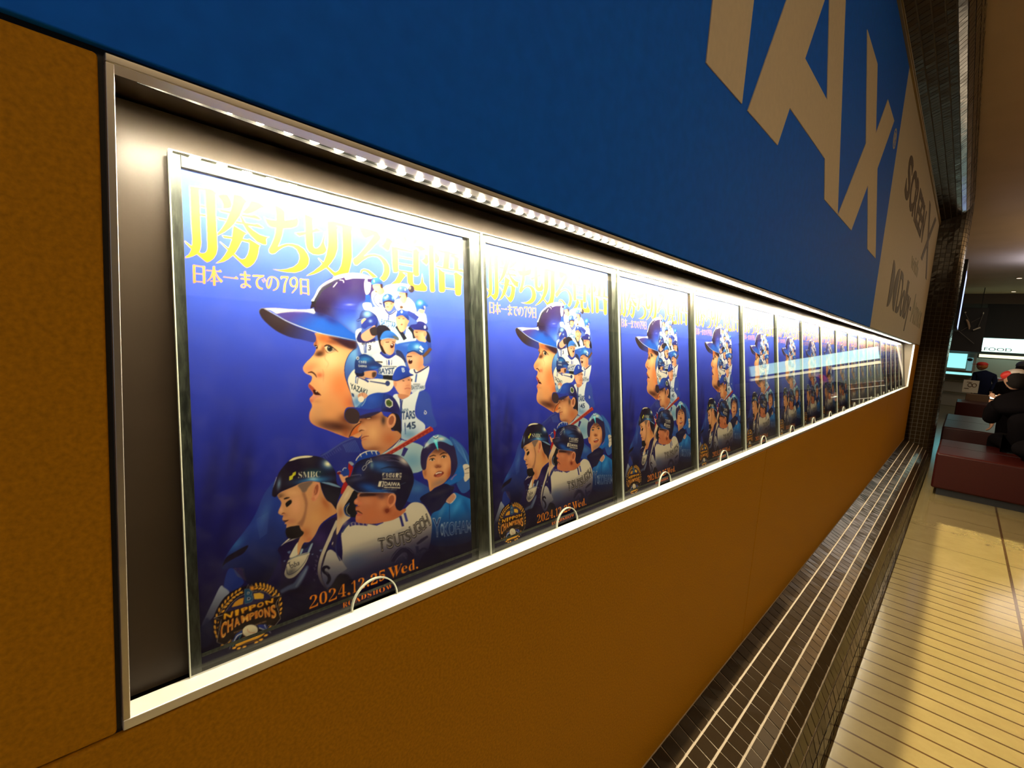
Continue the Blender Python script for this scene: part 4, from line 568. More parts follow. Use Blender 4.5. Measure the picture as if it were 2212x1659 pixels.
# --- dark fade at the foot of the sheet, then badge and date
_fade = np.clip((.20-_v)/.17, 0, 1); _fade = (_fade*_fade*(3-2*_fade)*.72)[..., None]
CV[...] = CV*(1-_fade)+np.array((16, 12, 34), np.float32)*_fade
fr_(440, 1240, 9.217)
G1, G2, CR_ = (196, 138, 40), (226, 180, 84), (200, 196, 186)
P([(200, 880), (250, 720), (400, 480), (600, 330), (850, 230), (1100, 185), (1350, 240), (1520, 400), (1580, 600), (1560, 850), (1400, 1040), (1300, 1150), (1000, 1400), (600, 1480), (420, 1430), (260, 1300), (190, 1100)], (22, 14, 30))
def leaf(x, y, a): 
    EL(x, y, 20, 44, G1, a); LN([(x+16*math.sin(math.radians(a)), y-30*math.cos(math.radians(a))), (x, y+10)], 10, G2, .8)
OL = [(715, 310), (640, 360), (565, 415), (490, 480), (430, 550), (370, 630), (310, 715), (260, 830), (232, 950), (222, 1060), (232, 1160), (262, 1245), (380, 1410), (460, 1440), (610, 1470), (700, 1480), (810, 1450), (1050, 1360), (1140, 1310), (1240, 1220), (1380, 1080)]
for i, (x, y) in enumerate(OL): leaf(x, y, 38-i*6 if i < 12 else 70)
for i, (x, y) in enumerate([(745, 372), (675, 412), (600, 465), (538, 530), (482, 592), (432, 655), (385, 742), (312, 950), (305, 1050), (510, 1345)]): leaf(x, y, 78-i*4)
for i, (x, y) in enumerate([(1045, 215), (1130, 210), (1200, 220), (1270, 238), (1325, 262), (1380, 295), (1440, 350), (1490, 420), (1522, 500), (1540, 600), (1538, 700), (1522, 790)]): leaf(x, y, -18+i*5)
for i, (x, y) in enumerate([(1050, 282), (1120, 285), (1180, 296), (1240, 312), (1290, 332), (1330, 362), (1392, 412), (1440, 545), (1468, 640), (1320, 1060)]): leaf(x, y, 62-i*3)
LN([(310, 800), (400, 650), (560, 490), (780, 330)], 8, G2); LN([(1000, 250), (1150, 240), (1320, 300), (1450, 430), (1500, 560), (1490, 740)], 8, G2)
P([(480, 700), (560, 600), (700, 480), (860, 400), (1050, 350), (1230, 370), (1340, 450), (1380, 500), (900, 640), (500, 740)], (34, 30, 72)); LN([(420, 770), (540, 600), (700, 460), (860, 390), (1050, 340), (1230, 360), (1350, 450)], 7, (176, 178, 190))
P([(555, 660), (620, 560), (720, 490), (800, 470), (780, 600), (650, 640)], (196, 140, 44), sm=False); P([(990, 390), (1120, 372), (1200, 405), (1190, 490), (1010, 500)], (210, 164, 54), sm=False)
BAN = [(205, 870), (380, 810), (400, 770), (900, 640), (1380, 465), (1420, 460), (1545, 425), (1480, 560), (1530, 890), (1410, 1040), (1290, 1020), (1000, 1010), (700, 1150), (560, 1300), (420, 1420), (262, 1355), (300, 930)]
PL(BAN, (30, 18, 20)); LN([(205, 870), (380, 815)], 7, CR_); LN([(205, 875), (350, 910), (262, 1355), (420, 1418), (540, 1300), (570, 1310), (515, 1500)], 7, CR_, sm=False); LN([(1380, 462), (1545, 425), (1470, 520), (1440, 590), (1500, 780), (1530, 890), (1410, 1042), (1290, 1020), (1270, 1060), (1335, 1180)], 7, CR_, sm=False)
for ch, q in zip('NIPPON', ([(400, 790), (590, 735), (555, 860), (400, 900)], [(620, 720), (700, 695), (690, 815), (630, 835)], [(735, 690), (880, 640), (870, 740), (765, 785)], [(895, 640), (1040, 590), (1040, 690), (905, 735)], [(1060, 590), (1190, 540), (1195, 630), (1065, 680)], [(1215, 540), (1385, 475), (1375, 565), (1250, 615)])):
    TX(ch, [(a+12, b+12) for a, b in q], (130, 66, 20), .03); TX(ch, q, (222, 160, 40), .03)
_cq = [(360, 960, 470, 930, 430, 1250, 340, 1290), (480, 920, 590, 880, 580, 1110, 480, 1170), (600, 890, 725, 845, 725, 1010, 620, 1060), (745, 830, 900, 790, 900, 930, 770, 975), (910, 785, 1010, 750, 1010, 880, 920, 915), (1020, 745, 1075, 725, 1080, 870, 1035, 890), (1085, 720, 1190, 690, 1185, 850, 1100, 870), (1200, 680, 1310, 645, 1325, 850, 1230, 865), (1325, 630, 1430, 600, 1450, 860, 1365, 890)]
for ch, q in zip('CHAMPIONS', _cq):
    Q = [(q[0], q[1]), (q[2], q[3]), (q[4], q[5]), (q[6], q[7])]
    TX(ch, [(a-14, b+10) for a, b in Q], (150, 66, 18), .03); TX(ch, Q, (222, 176, 96), .02); TX(ch, [(a*.86+b_*.14, c*.86+d*.14) for (a, c), (b_, d) in zip(Q, [((q[0]+q[4])/2, (q[1]+q[5])/2)]*4)], (176, 104, 26), -.01)
TX('YOKOHAMA DeNA BAYSTARS', [(590, 1160), (1240, 925), (1245, 955), (600, 1190)], (190, 150, 90), .0)
PL([(500, 1490), (640, 1200), (770, 1110), (760, 1200), (640, 1310)], (40, 60, 130)); LN([(580, 1400), (660, 1240), (770, 1180)], 18, (206, 208, 206)); LN([(560, 1450), (680, 1330), (750, 1200)], 12, (50, 130, 150)); PL([(1070, 1010), (1240, 1000), (1320, 1170), (1180, 1110), (1090, 1060)], (36, 50, 126)); LN([(1210, 1010), (1260, 1130), (1100, 1070)], 18, (206, 208, 206), sm=False)
P([(640, 1390), (740, 1300), (800, 1260), (1080, 1170), (1210, 1150), (1200, 1200), (1080, 1280), (880, 1350), (660, 1440)], (196, 142, 44))
EL(925, 1130, 155, 118, (206, 196, 168), -14); LN([(870, 1090), (885, 1140), (950, 1170), (1030, 1160)], 12, (190, 110, 80), .8); LN([(780, 1180), (800, 1240)], 8, (190, 110, 80), .7); TX('2024', [(800, 1270), (1070, 1190), (1070, 1235), (800, 1320)], (232, 220, 190), .01); LN([(560, 1460), (800, 1400), (1180, 1280)], 6, G1)
for b, c_, e in ((.05, (190, 200, 200), 1.1), (.03, (28, 70, 110), 1.0)): TX('B', [(815, 300), (985, 290), (985, 560), (815, 590)], c_, b)
LN([(860, 280), (885, 200), (915, 270)], 7, CR_, sm=False); LN([(930, 270), (955, 200), (985, 280)], 7, CR_, sm=False)
for a in range(0, 180, 30): LN([(965-66*math.cos(math.radians(a)), 285-66*math.sin(math.radians(a))), (965, 285), (965+66*math.cos(math.radians(a)), 285+66*math.sin(math.radians(a)))], (2, 22, 2), (232, 146, 36), sm=False)
OR = (222, 124, 24)
fr_(600, 1120, 8.295)
for s_, q in (('𝟐', [(570, 1390), (710, 1350), (725, 1560), (570, 1625)]), ('𝟎', [(745, 1330), (885, 1290), (885, 1510), (745, 1545)]), ('𝟐', [(912, 1265), (1045, 1240), (1060, 1440), (912, 1500)]), ('𝟒', [(1080, 1205), (1225, 1160), (1225, 1390), (1085, 1420)]), ('𝟏', [(1320, 1120), (1415, 1100), (1420, 1310), (1330, 1345)]), ('𝟐', [(1440, 1080), (1555, 1050), (1560, 1240), (1450, 1290)])): TX(s_, q, OR, -.012)
EL(1275, 1348, 26, 24, OR)
fr_(740, 1100, 7.541)
for s_, q in (('𝟐', [(455, 1065), (565, 1030), (570, 1205), (460, 1240)]), ('𝟓', [(590, 1010), (695, 975), (690, 1140), (600, 1185)]), ('𝐖', [(735, 960), (980, 880), (905, 1090), (800, 1130)]), ('𝐞', [(955, 940), (1055, 905), (1055, 1020), (960, 1060)]), ('𝐝', [(1075, 870), (1175, 800), (1180, 985), (1080, 1015)])): TX(s_, q, OR, -.004)
EL(1215, 952, 18, 17, OR); EL(415, 1240, 20, 20, OR)
for s_, q in zip('ROADSHOW', ([(0, 1525), (80, 1500), (85, 1580), (5, 1610)], [(90, 1485), (185, 1455), (190, 1545), (95, 1575)], [(195, 1460), (290, 1415), (300, 1490), (200, 1530)], [(300, 1400), (385, 1365), (385, 1450), (300, 1475)], [(405, 1360), (470, 1335), (470, 1420), (410, 1445)], [(490, 1320), (580, 1290), (580, 1370), (495, 1400)], [(595, 1285), (685, 1255), (690, 1340), (600, 1365)], [(700, 1255), (825, 1200), (800, 1285), (725, 1320)])):
    TX({'R': '𝐑', 'O': '𝐎', 'A': '𝐀', 'D': '𝐃', 'S': '𝐒', 'H': '𝐇', 'W': '𝐖'}[s_], q, (206, 108, 24), -.006)

CV *= (1+.20*np.clip((.62-_v)/.45, 0, 1))[..., None]  # ink lightened towards the foot to make up for weaker lamp light there
# --- sampling: sRGB paint to linear ink, looked up for each point of the sheet
_lin = np.clip(CV/255.0, 0, 1); _lin = np.where(_lin <= .04045, _lin/12.92, ((_lin+.055)/1.055)**2.4).astype(np.float32)
def art_lookup(px, py, u, v):
    x = np.clip((px-AX0)*ASC-.5, 0, AW-1.01); y = np.clip((py-AY0)*ASC-.5, 0, AH-1.01)
    xi, yi = x.astype(int), y.astype(int); fx, fy = (x-xi)[..., None], (y-yi)[..., None]
    return (_lin[yi, xi]*(1-fx)+_lin[yi, xi+1]*fx)*(1-fy)+(_lin[yi+1, xi]*(1-fx)+_lin[yi+1, xi+1]*fx)*fy
# ------------------------------------------------------------------ room shell
def floor_material():
    m = mat('polished stone slabs', (.17, .125, .055), .14, 0, .5); nt = m.node_tree; p = nt.nodes['Principled BSDF']; L = nt.links.new
    N = lambda t: nt.nodes.new(t)
    def math_(op, a, b=None, c=None):
        n = N('ShaderNodeMath'); n.operation = op
        for i, v in enumerate((a, b, c)):
            if v is None: continue
            if isinstance(v, (int, float)): n.inputs[i].default_value = v
            else: L(v, n.inputs[i])
        return n.outputs[0]
    tc = N('ShaderNodeTexCoord'); sp = N('ShaderNodeSeparateXYZ'); L(tc.outputs['Object'], sp.inputs[0])
    X = math_('DIVIDE', sp.outputs[0], S); Y = math_('DIVIDE', sp.outputs[1], S)
    def line(v, period, off, width):
        fr = math_('FRACT', math_('DIVIDE', math_('ADD', v, off+period*50), period))
        d = math_('ABSOLUTE', math_('SUBTRACT', fr, .5))
        return math_('GREATER_THAN', d, .5-width/period/2)
    near = math_('LESS_THAN', Y, 9.3)
    groove = math_('MULTIPLY', line(Y, .2055, -4.28, .020), near)
    slab = math_('MULTIPLY', line(Y, 1.0275, -10.2, .014), math_('GREATER_THAN', Y, 9.3))
    jx = line(X, 2.6, -1.85, .032)
    ln = math_('MAXIMUM', math_('MAXIMUM', groove, slab), jx)
    nz = N('ShaderNodeTexNoise'); nz.inputs['Scale'].default_value = 7; nz.inputs['Detail'].default_value = 9; nz.inputs['Roughness'].default_value = .7
    L(tc.outputs['Object'], nz.inputs['Vector'])
    rp = N('ShaderNodeValToRGB'); rp.color_ramp.elements[0].position = .3; rp.color_ramp.elements[1].position = .75
    rp.color_ramp.elements[0].color = (.150, .110, .046, 1); rp.color_ramp.elements[1].color = (.190, .142, .062, 1)
    L(nz.outputs['Fac'], rp.inputs['Fac'])
    mx = N('ShaderNodeMix'); mx.data_type = 'RGBA'; L(ln, mx.inputs[0]); L(rp.outputs['Color'], mx.inputs[6]); mx.inputs[7].default_value = (.055, .030, .012, 1)
    L(mx.outputs[2], p.inputs['Base Color'])
    bp = N('ShaderNodeBump'); bp.inputs['Strength'].default_value = .6; bp.inputs['Distance'].default_value = .002; bp.invert = True
    L(ln, bp.inputs['Height']); L(bp.outputs['Normal'], p.inputs['Normal'])
    return m
M['floor'] = floor_material()
Y0, Y1, XR, ZC = -6.0, 48.0, 15.0, 4.6
struct('floor', MB().box(-.6, XR, Y0, Y1, -3.2, -3.0), M['floor'])
struct('ceiling', MB().box(-.6, XR, Y0, Y1, ZC, ZC+.2), M['ceil'])
struct('wall_right', MB().box(XR, XR+.3, Y0, Y1, -3, ZC), M['wall_dark'])
struct('wall_back', MB().box(-.6, XR, Y0-.3, Y0, -3, ZC), M['wall_dark'])
struct('wall_far', MB().box(-.6, XR, Y1, Y1+.3, -3, ZC), M['wall_dark'])
# gold panelled wall with the opening of the flyer case
g = MB()
for a, b in ((Y0, 3.905), (3.911, 11.9), (11.906, 17.80)):
    g.box(-.05, 0, a, b, -3.0, -.766)
g.box(-.05, 0, Y0, .0935, -.760, .376)
g.box(-.05, 0, 16.24, 17.80, -.760, .376)
struct('wall_left', g, M['gold'], bevel=.006)
k = MB().box(-.55, -.5, Y0, 19.0, -3, ZC)                      # dark structure behind the panels
k.box(-.5, -.012, Y0, .1025, -.80, .40).box(-.5, -.012, 16.15, 19, -.80, .40).box(-.5, -.012, .1025, 16.15, -.80, -.758).box(-.5, -.012, .1025, 16.15, .4105, .46).box(-.039, -.012, .1025, 16.15, .3795, .4105)
struct('wall_left_backing', k, M['black'])

# mosaic tile mouldings: one profile (distance from wall x, distance s away from the opening)
PROF = [(0, 0), (.115, .055), (.225, .100), (.335, .140), (.425, .187), (.507, .262), (.560, .360), (.596, .468), (.615, .580), (.622, .692)]
rnd = random.Random(4)
def moulding(name, place, a, b, extra=(), bed_m='grout'):
    """place(x, s, t) -> point; rows of separate tiles on a grout bed, t runs along the moulding"""
    prof = PROF+list(extra); root_bed = MB(); tl = MB(); pitch = .1145; n = int((b-a)/pitch)
    for k in range(len(prof)-1):
        (x0, s0), (x1, s1) = prof[k], prof[k+1]
        root_bed.quad(place(x0, s0, a), place(x1, s1, a), place(x1, s1, b), place(x0, s0, b))
        d = math.hypot(x1-x0, s1-s0); nx, ns = -(s1-s0)/d, (x1-x0)/d     # outward normal in (x, s): away from the bed
        nx, ns = (s1-s0)/d, -(x1-x0)/d
        e = .0075/d; q0 = (x0+(x1-x0)*e, s0+(s1-s0)*e); q1 = (x1-(x1-x0)*e, s1-(s1-s0)*e)
        for j in range(n):
            t0, t1 = a+j*pitch+.0055, a+(j+1)*pitch-.0055
            h = [.006+rnd.uniform(-.0022, .0022) for _ in range(4)]
            c = [place(q[0]+nx*hh, q[1]+ns*hh, t) for q, t, hh in ((q0, t0, h[0]), (q1, t0, h[1]), (q1, t1, h[2]), (q0, t1, h[3]))]
            o = [place(q[0], q[1], t) for q, t in ((q0, t0), (q1, t0), (q1, t1), (q0, t1))]
            i = len(tl.v); tl.v += c+o
            tl.f.append((i, i+1, i+2, i+3))
            for m_ in range(4): tl.f.append((i+m_, i+4+m_, i+4+(m_+1) % 4, i+(m_+1) % 4))
    bed = struct(name, root_bed, M[bed_m])
    t = tl.build('mosaic_tiles', M['tile'], bed); t['kind'] = 'structure'
    return bed
moulding('trim_1', lambda x, s, t: (x, t, -2.345-s), -1.5, 18.5)
moulding('trim_2', lambda x, s, t: (x, 17.80+s, t), -2.99, 4.45, [(.623, .80), (.623, .915), (.623, 1.03), (.623, 1.145)], 'grout_dark')
moulding('trim_3', lambda x, s, t: (x, t, 3.82+s), -1.5, 18.5, (), 'grout_dark')
tr = MB().box(0, .03, -3, 17.85, 3.725, 3.755).box(0, .018, -3, 17.85, 3.755, 3.79).box(0, .03, -3, 17.85, 3.79, 3.82)
struct('trim_4', tr, M['trim'])

# ------------------------------------------------------------------ the two signs above the case
def text_mesh(body, y0, z0, y1, z1, x, m, name, parent, depth=.006, bold=0.0):
    c = bpy.data.curves.new('lettering', 'FONT'); c.body = body; c.offset = bold; c.resolution_u = 4
    o = bpy.data.objects.new('lettering', c); COL.objects.link(o); bpy.context.view_layer.update()
    me = bpy.data.meshes.new_from_object(o); bpy.data.objects.remove(o)
    v = np.zeros(len(me.vertices)*3); me.vertices.foreach_get('co', v); v = v.reshape(-1, 3)
    mn, mx = v.min(0), v.max(0); org = Vector(parent['_o'])
    out = []
    for p in v:
        fy = (p[0]-mn[0])/(mx[0]-mn[0]); fz = (p[1]-mn[1])/(mx[1]-mn[1])
        out.append(tuple(W(x, y0+fy*(y1-y0), z0+fz*(z1-z0))-org))
    n = len(out); fs = [tuple(p.vertices) for p in me.polygons]; bpy.data.meshes.remove(me)
    back = [(a[0]-depth*S, a[1], a[2]) for a in out]
    me = bpy.data.meshes.new(name); me.from_pydata(out+back, [], fs+[tuple(i+n for i in reversed(f)) for f in fs])
    bm = bmesh.new(); bm.from_mesh(me); bm.verts.ensure_lookup_table()
    ed = [(e.verts[0].index, e.verts[1].index) for e in bm.edges if len(e.link_faces) == 1 and e.verts[0].index < n and e.verts[1].index < n]
    for a, b in ed:
        try: bm.faces.new([bm.verts[a], bm.verts[b], bm.verts[b+n], bm.verts[a+n]])
        except ValueError: pass
    bmesh.ops.recalc_face_normals(bm, faces=bm.faces); bm.to_mesh(me); bm.free(); me.materials.append(m)
    o = bpy.data.objects.new(name, me); COL.objects.link(o); o.parent = parent
    return o
bs = thing('sign_board', (0, 0, .387), 'long blue sign board with huge pale letters above the lit flyer case', 'sign')
MB().box(-.03, .004, Y0, 8.065, .387, 3.725).build('panel', M['blue'], bs, bevel=.003)
def poly_letter(name, pts, parent, m, x=.004, th=.005):
    MB().prism([(x, y, z) for y, z in pts], (th, 0, 0)).build(name, m, parent)
# legs of the last three letters; the first one is only seen with its last stem
poly_letter('letter', [(.10, 1.24), (.57, 1.24), (.57, 2.15), (1.14, 1.5), (1.59, 1.5), (2.145, 2.15), (2.145, 1.24), (2.61, 1.24), (2.61, 2.87), (2.16, 2.87), (1.365, 1.95), (.56, 2.87), (.10, 2.87)], bs, M['cream'])
A = MB().prism([(.004, y, z) for y, z in ((2.70, 1.24), (3.25, 1.24), (3.395, 1.51), (4.42, 1.51), (4.58, 1.24), (5.135, 1.24), (4.28, 2.87), (3.56, 2.87))], (.005, 0, 0))
a_o = A.build('letter', M['cream'], bs)
# the counter of the A shows the blue board: cut as a separate ring of four bars would seam, so bisect with a hole
def with_hole(o, outer, inner, x=.004, th=.005, m=None):
    me = o.data; me.clear_geometry(); org = Vector(o.parent['_o'])
    bm = bmesh.new(); rings = []
    for ring in (outer, inner):
        vs = [bm.verts.new(W(x+th, y, z)-org) for y, z in ring]; rings.append(vs)
        for i in range(len(vs)): bm.edges.new((vs[i], vs[(i+1) % len(vs)]))
    bmesh.ops.triangle_fill(bm, edges=bm.edges[:], use_beauty=True)
    bad = []
    def inside(p):
        c = False; n = len(inner)
        for i in range(n):
            a, b = W(x+th, *inner[i])-org, W(x+th, *inner[(i+1) % n])-org
            if (a.z > p.z) != (b.z > p.z) and p.y < (b.y-a.y)*(p.z-a.z)/(b.z-a.z)+a.y: c = not c
        return c
    for f in bm.faces:
        if inside(f.calc_center_median()): bad.append(f)
    bmesh.ops.delete(bm, geom=bad, context='FACES_ONLY')
    g2 = bmesh.ops.extrude_face_region(bm, geom=bm.faces[:])
    for v in g2['geom']:
        if isinstance(v, bmesh.types.BMVert): v.co.x -= th*S
    bmesh.ops.recalc_face_normals(bm, faces=bm.faces); bm.to_mesh(me); bm.free()
with_hole(a_o, [(2.70, 1.24), (3.25, 1.24), (3.395, 1.51), (4.42, 1.51), (4.58, 1.24), (5.135, 1.24), (4.28, 2.87), (3.56, 2.87)], [(3.58, 1.88), (4.25, 1.88), (3.92, 2.50)])
poly_letter('letter', [(5.15, 1.24), (5.84, 1.24), (6.375, 1.82), (6.93, 1.24), (7.62, 1.24), (6.80, 2.11), (7.47, 2.86), (6.82, 2.86), (6.40, 2.36), (5.95, 2.86), (5.28, 2.86), (5.945, 2.11)], bs, M['cream'])
text_mesh('®', 7.62, 2.62, 7.86, 2.86, .008, M['cream'], 'registered_mark', bs)
ws = thing('sign_board', (0, 12.9, .387), 'off-white sign board with SCREEN X and Atmos lettering, beside the tiled pillar', 'sign')
MB().box(-.03, .004, 8.068, 17.80, .387, 3.725).build('panel', M['white_board'], ws, bevel=.003)
def T(body, y0, z0, y1, z1, m, name='lettering', bold=0.0): text_mesh(body, y0, z0, y1, z1, .009, M[m], name, ws, .005, bold)
yy = 9.42
for ch, w in zip('SCREEN', (.68, .70, .66, .62, .62, .70)):
    T(ch, yy, 2.48, yy+w*.94, 3.12, 'ink', bold=.028); yy += w+.03
# the large X with a long tail
poly_letter('letter', [(13.75, 3.42), (14.15, 3.42), (14.95, 2.93), (15.95, 3.55), (16.35, 3.55), (15.12, 2.80), (16.4, 2.05), (16.05, 2.05), (14.93, 2.66), (14.25, 2.22), (13.85, 2.22), (14.75, 2.80)], ws, M['ink'])
T('with', 12.0, 1.76, 13.65, 2.08, 'ink_pale')
def lens(y0, y1, z0, z1, flip):
    pts = []; n = 14
    for i in range(n+1):
        t = -math.pi/2+math.pi*i/n
        pts.append(((y0 if not flip else y1)+(1 if not flip else -1)*(y1-y0)*math.cos(t), (z0+z1)/2+(z1-z0)/2*math.sin(t)))
    return pts
poly_letter('symbol', lens(9.44, 9.90, .78, 1.50, False), ws, M['ink_grey'])
poly_letter('symbol', lens(9.98, 10.44, .78, 1.50, True), ws, M['ink_grey'])
T('Dolby', 10.62, .55, 13.05, 1.50, 'ink_grey', bold=.012)
T('Atmos', 13.70, .80, 16.75, 1.45, 'ink_pale')
poly_letter('dash', [(13.2, 1.02), (13.45, 1.02), (13.45, 1.10), (13.2, 1.10)], ws, M['ink_grey'])

# ------------------------------------------------------------------ lit flyer case
PA, PB = -.138, -.1356                                           # leaning front plane x = PA + PB z
_len = math.hypot(1, PB)
def PT(u, v, w, y0=.212):
    """point on the leaning plane: u along the wall, v up the slope from the ledge, w out of it"""
    z = -.737+v/_len; return (PA+PB*z+w/_len, y0+u, z-w*PB/_len)
VTOP = 1.0565
fr = thing('display_case', (0, 8.1, -.757), 'long recessed aluminium flyer case in the gold wall, lit from above', 'display case')
MB().box(-.04, .004, .101, 16.22, .366, .379).build('top_rail', M['alu'], fr, bevel=.002)
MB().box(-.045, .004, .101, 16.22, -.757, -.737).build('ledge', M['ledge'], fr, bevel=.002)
MB().box(-.035, .004, .101, .112, -.737, .366).build('stile', M['alu'], fr, bevel=.0015)
MB().box(-.035, .004, 16.14, 16.22, -.737, .366).build('stile', M['alu'], fr, bevel=.0015)
w0 = -.026
MB().prism([PT(-.10, -.002, w0), PT(15.925, -.002, w0), PT(15.925, 1.14, w0), PT(-.10, 1.14, w0)], (-.02, 0, -.003)).build('back_panel', M['back'], fr)
MB().prism([(-.035, .104, -.737), (-.30, .104, -.737), (-.30, .104, .40), (-.035, .104, .40)], (0, .008, 0)).build('side_panel', M['back'], fr)
MB().prism([(-.035, 16.13, -.737), (-.30, 16.13, -.737), (-.30, 16.13, .40), (-.035, 16.13, .40)], (0, .01, 0)).build('side_panel', M['end'], fr)
MB().box(-.30, -.04, .104, 16.14, .398, .41).build('recess_top', M['back'], fr)

# LED strips: aluminium channel with a row of warm white lamps
M['led'] = mat('warm white lamp', (1, .9, .7), .4, 0, .5, (1.0, .88, .63), 1600)
led_me = None
def led_strip(y0, y1, label, sag):
    global led_me
    t = thing('led_strip', (-.055, y0, .384), label, 'light strip', 'led strips under the top rail of the case')
    lo = lambda y: .3705+sag*max(0, 1-(y-.15)/.5)
    pts = [(y0, .398), (y1, .398), (y1, lo(y1))]+([(.65, .3705)] if sag else [])+[(y0, lo(y0))]
    MB().prism([(-.072, y, z) for y, z in pts], (.031, 0, 0)).build('channel', M['flange'], t)
    dn = [(y, z-.0062) for y, z in pts[2:]]
    MB().prism([(-.074, y, z) for y, z in [(y0, .397), (y1, .397)]+dn], (.0025, 0, 0)).build('rear_baffle', M['flange'], t)  # baffle added to keep lamp light off the top of the back panel
    n = int((y1-y0-.03)/.0535)
    for i in range(n):
        y = y0+.03+i*.0535; z = lo(y)
        if led_me is None:
            mb = MB(); r = .0112
            for a in range(4):
                th = math.pi/2*a/3
                for b in range(10): mb.v.append((r*math.cos(th)*math.cos(b*.6283), r*math.cos(th)*math.sin(b*.6283), -r*.62*math.sin(th)))
            for a in range(3):
                for b in range(10): mb.f.append((a*10+b, a*10+(b+1) % 10, a*10+10+(b+1) % 10, a*10+10+b))
            mb.f.append(tuple(range(9, -1, -1)))
            o = mb.build('lamp', M['led'], t, world=False, smooth=True); led_me = o.data; led_me.transform(Matrix.Scale(S, 4))
        else:
            o = bpy.data.objects.new('lamp', led_me); COL.objects.link(o); o.parent = t
        o.location = W(-.055, y, z)-Vector(t['_o'])
led_strip(.15, 5.53, 'nearest strip of warm white lamps, under the top rail at the left end', .012)
led_strip(5.57, 10.90, 'second strip of warm white lamps, under the middle of the top rail', 0)
led_strip(10.95, 15.60, 'farthest strip of warm white lamps, under the top rail by the tiled pillar', 0)
# ------------------------------------------------------------------ acrylic flyer holders and the flyers in them
ORD = ['leftmost', 'second', 'third', 'fourth', 'fifth', 'sixth', 'seventh', 'eighth', 'ninth', 'tenth', 'eleventh', 'twelfth',
       'thirteenth', 'fourteenth', 'fifteenth', 'sixteenth', 'seventeenth', 'last']
def place_name(n): return 'at the left end of the row' if n == 0 else ('at the far right end of the row' if n == 17 else ORD[n]+' from the left end of the row')
def slab(name, u0, u1, v0, v1, w0_, w1_, m, parent, bevel=0):
    MB().prism([PT(u0, v0, w0_), PT(u1, v0, w0_), PT(u1, v1, w0_), PT(u0, v1, w0_)],
               tuple(np.array(PT(0, 0, w1_))-np.array(PT(0, 0, w0_)))).build(name, m, parent, bevel=bevel)
HB = PT(0, 0, 0)
hold = thing('flyer_holder', HB, 'clear acrylic flyer holder with dark edges '+place_name(0), 'flyer holder', 'acrylic flyer holders in the lit case')
slab('back_plate', .004, .832, .002, VTOP-.004, -.024, -.018, M['board'], hold)
slab('edge_strip', .0, .021, .0, VTOP, -.0175, -.0065, M['edge'], hold, .001)
slab('edge_strip', .786, .834, .0, VTOP, -.0175, -.0065, M['edge'], hold, .001)
slab('top_strip', .0215, .7855, VTOP-.026, VTOP, -.0175, -.0065, M['edge'], hold, .001)
slab('bottom_strip', .0215, .7855, .030, .0365, -.0095, -.0065, M['edge'], hold)
# front sheet with the half-moon finger notch
uc, rn = .413, .064
out = [(0.001, 0)]
NOTCH = [(uc+rn*math.cos(math.pi-math.pi*i/20), .062*math.sin(math.pi*i/20)) for i in range(21)]
out = [(.001, 0)]+NOTCH+[(.834, 0), (.834, VTOP), (.001, VTOP)]
d_ = tuple(np.array(PT(0, 0, 0))-np.array(PT(0, 0, -.006)))
sheet = MB().prism([PT(a, b, -.006) for a, b in out], d_).build('front_sheet', M['acrylic'], hold)
ring = MB(); q = [(uc+(rn+.0035)*(a-uc)/rn, b*(.062+.0035)/.062) for a, b in NOTCH]
for i in range(20):
    ring.prism([PT(*NOTCH[i], -.0064), PT(*NOTCH[i+1], -.0064), PT(*q[i+1], -.0064), PT(*q[i], -.0064)], tuple(np.array(d_)*1.14))
ring.build('notch_rim', M['rim'], sheet)
MB().prism([PT(.0, VTOP, -.0064), PT(.834, VTOP, -.0064), PT(.834, VTOP+.002, -.0064), PT(0, VTOP+.002, -.0064)], tuple(np.array(d_)*1.14)).build('top_rim', M['rim'], sheet)
for a in (-.0012, .834):
    MB().prism([PT(a, 0, -.0064), PT(a+.002, 0, -.0064), PT(a+.002, VTOP, -.0064), PT(a, VTOP, -.0064)], tuple(np.array(d_)*1.14)).build('side_rim', M['rim'], sheet)

# the flyer: one printed sheet; the print is a fine grid of colour points
NU, NV = 480, 680
FU0, FU1, FV0, FV1, FW = .022, .762, .012, 1.040, -.0125
def flyer_mesh():
    uu = np.linspace(FU0, FU1, NU); vv = np.linspace(FV0, FV1, NV)
    U, V = np.meshgrid(uu, vv)
    z = -.737+V/_len; x = PA+PB*z+FW/_len; y = .212+U; zz = z-FW*PB/_len
    P = np.stack([x, y, zz], -1); q = (P-CAM) @ MC.T
    px = CX+FPX*q[..., 0]/q[..., 2]; py = CY+FPX*q[..., 1]/q[..., 2]
    colr = art_lookup(px, py, (U-FU0)/(FU1-FU0), (V-FV0)/(FV1-FV0))
    loc = np.array(HB); co = ((P-loc)*S).reshape(-1, 3)
    me = bpy.data.meshes.new('flyer_print')
    nv = NU*NV; i = np.arange(nv).reshape(NV, NU)
    f = np.stack([i[:-1, :-1], i[:-1, 1:], i[1:, 1:], i[1:, :-1]], -1).reshape(-1, 4)
    me.vertices.add(nv); me.vertices.foreach_set('co', co.astype(np.float32).ravel())
    me.loops.add(len(f)*4); me.loops.foreach_set('vertex_index', f.astype(np.int32).ravel())
    me.polygons.add(len(f)); me.polygons.foreach_set('loop_start', np.arange(0, len(f)*4, 4, dtype=np.int32))
    me.update(calc_edges=True)
    ca = me.color_attributes.new('print', 'FLOAT_COLOR', 'POINT')
    rgba = np.ones((nv, 4), np.float32); rgba[:, :3] = colr.reshape(-1, 3)
    ca.data.foreach_set('color', rgba.ravel())
    return me
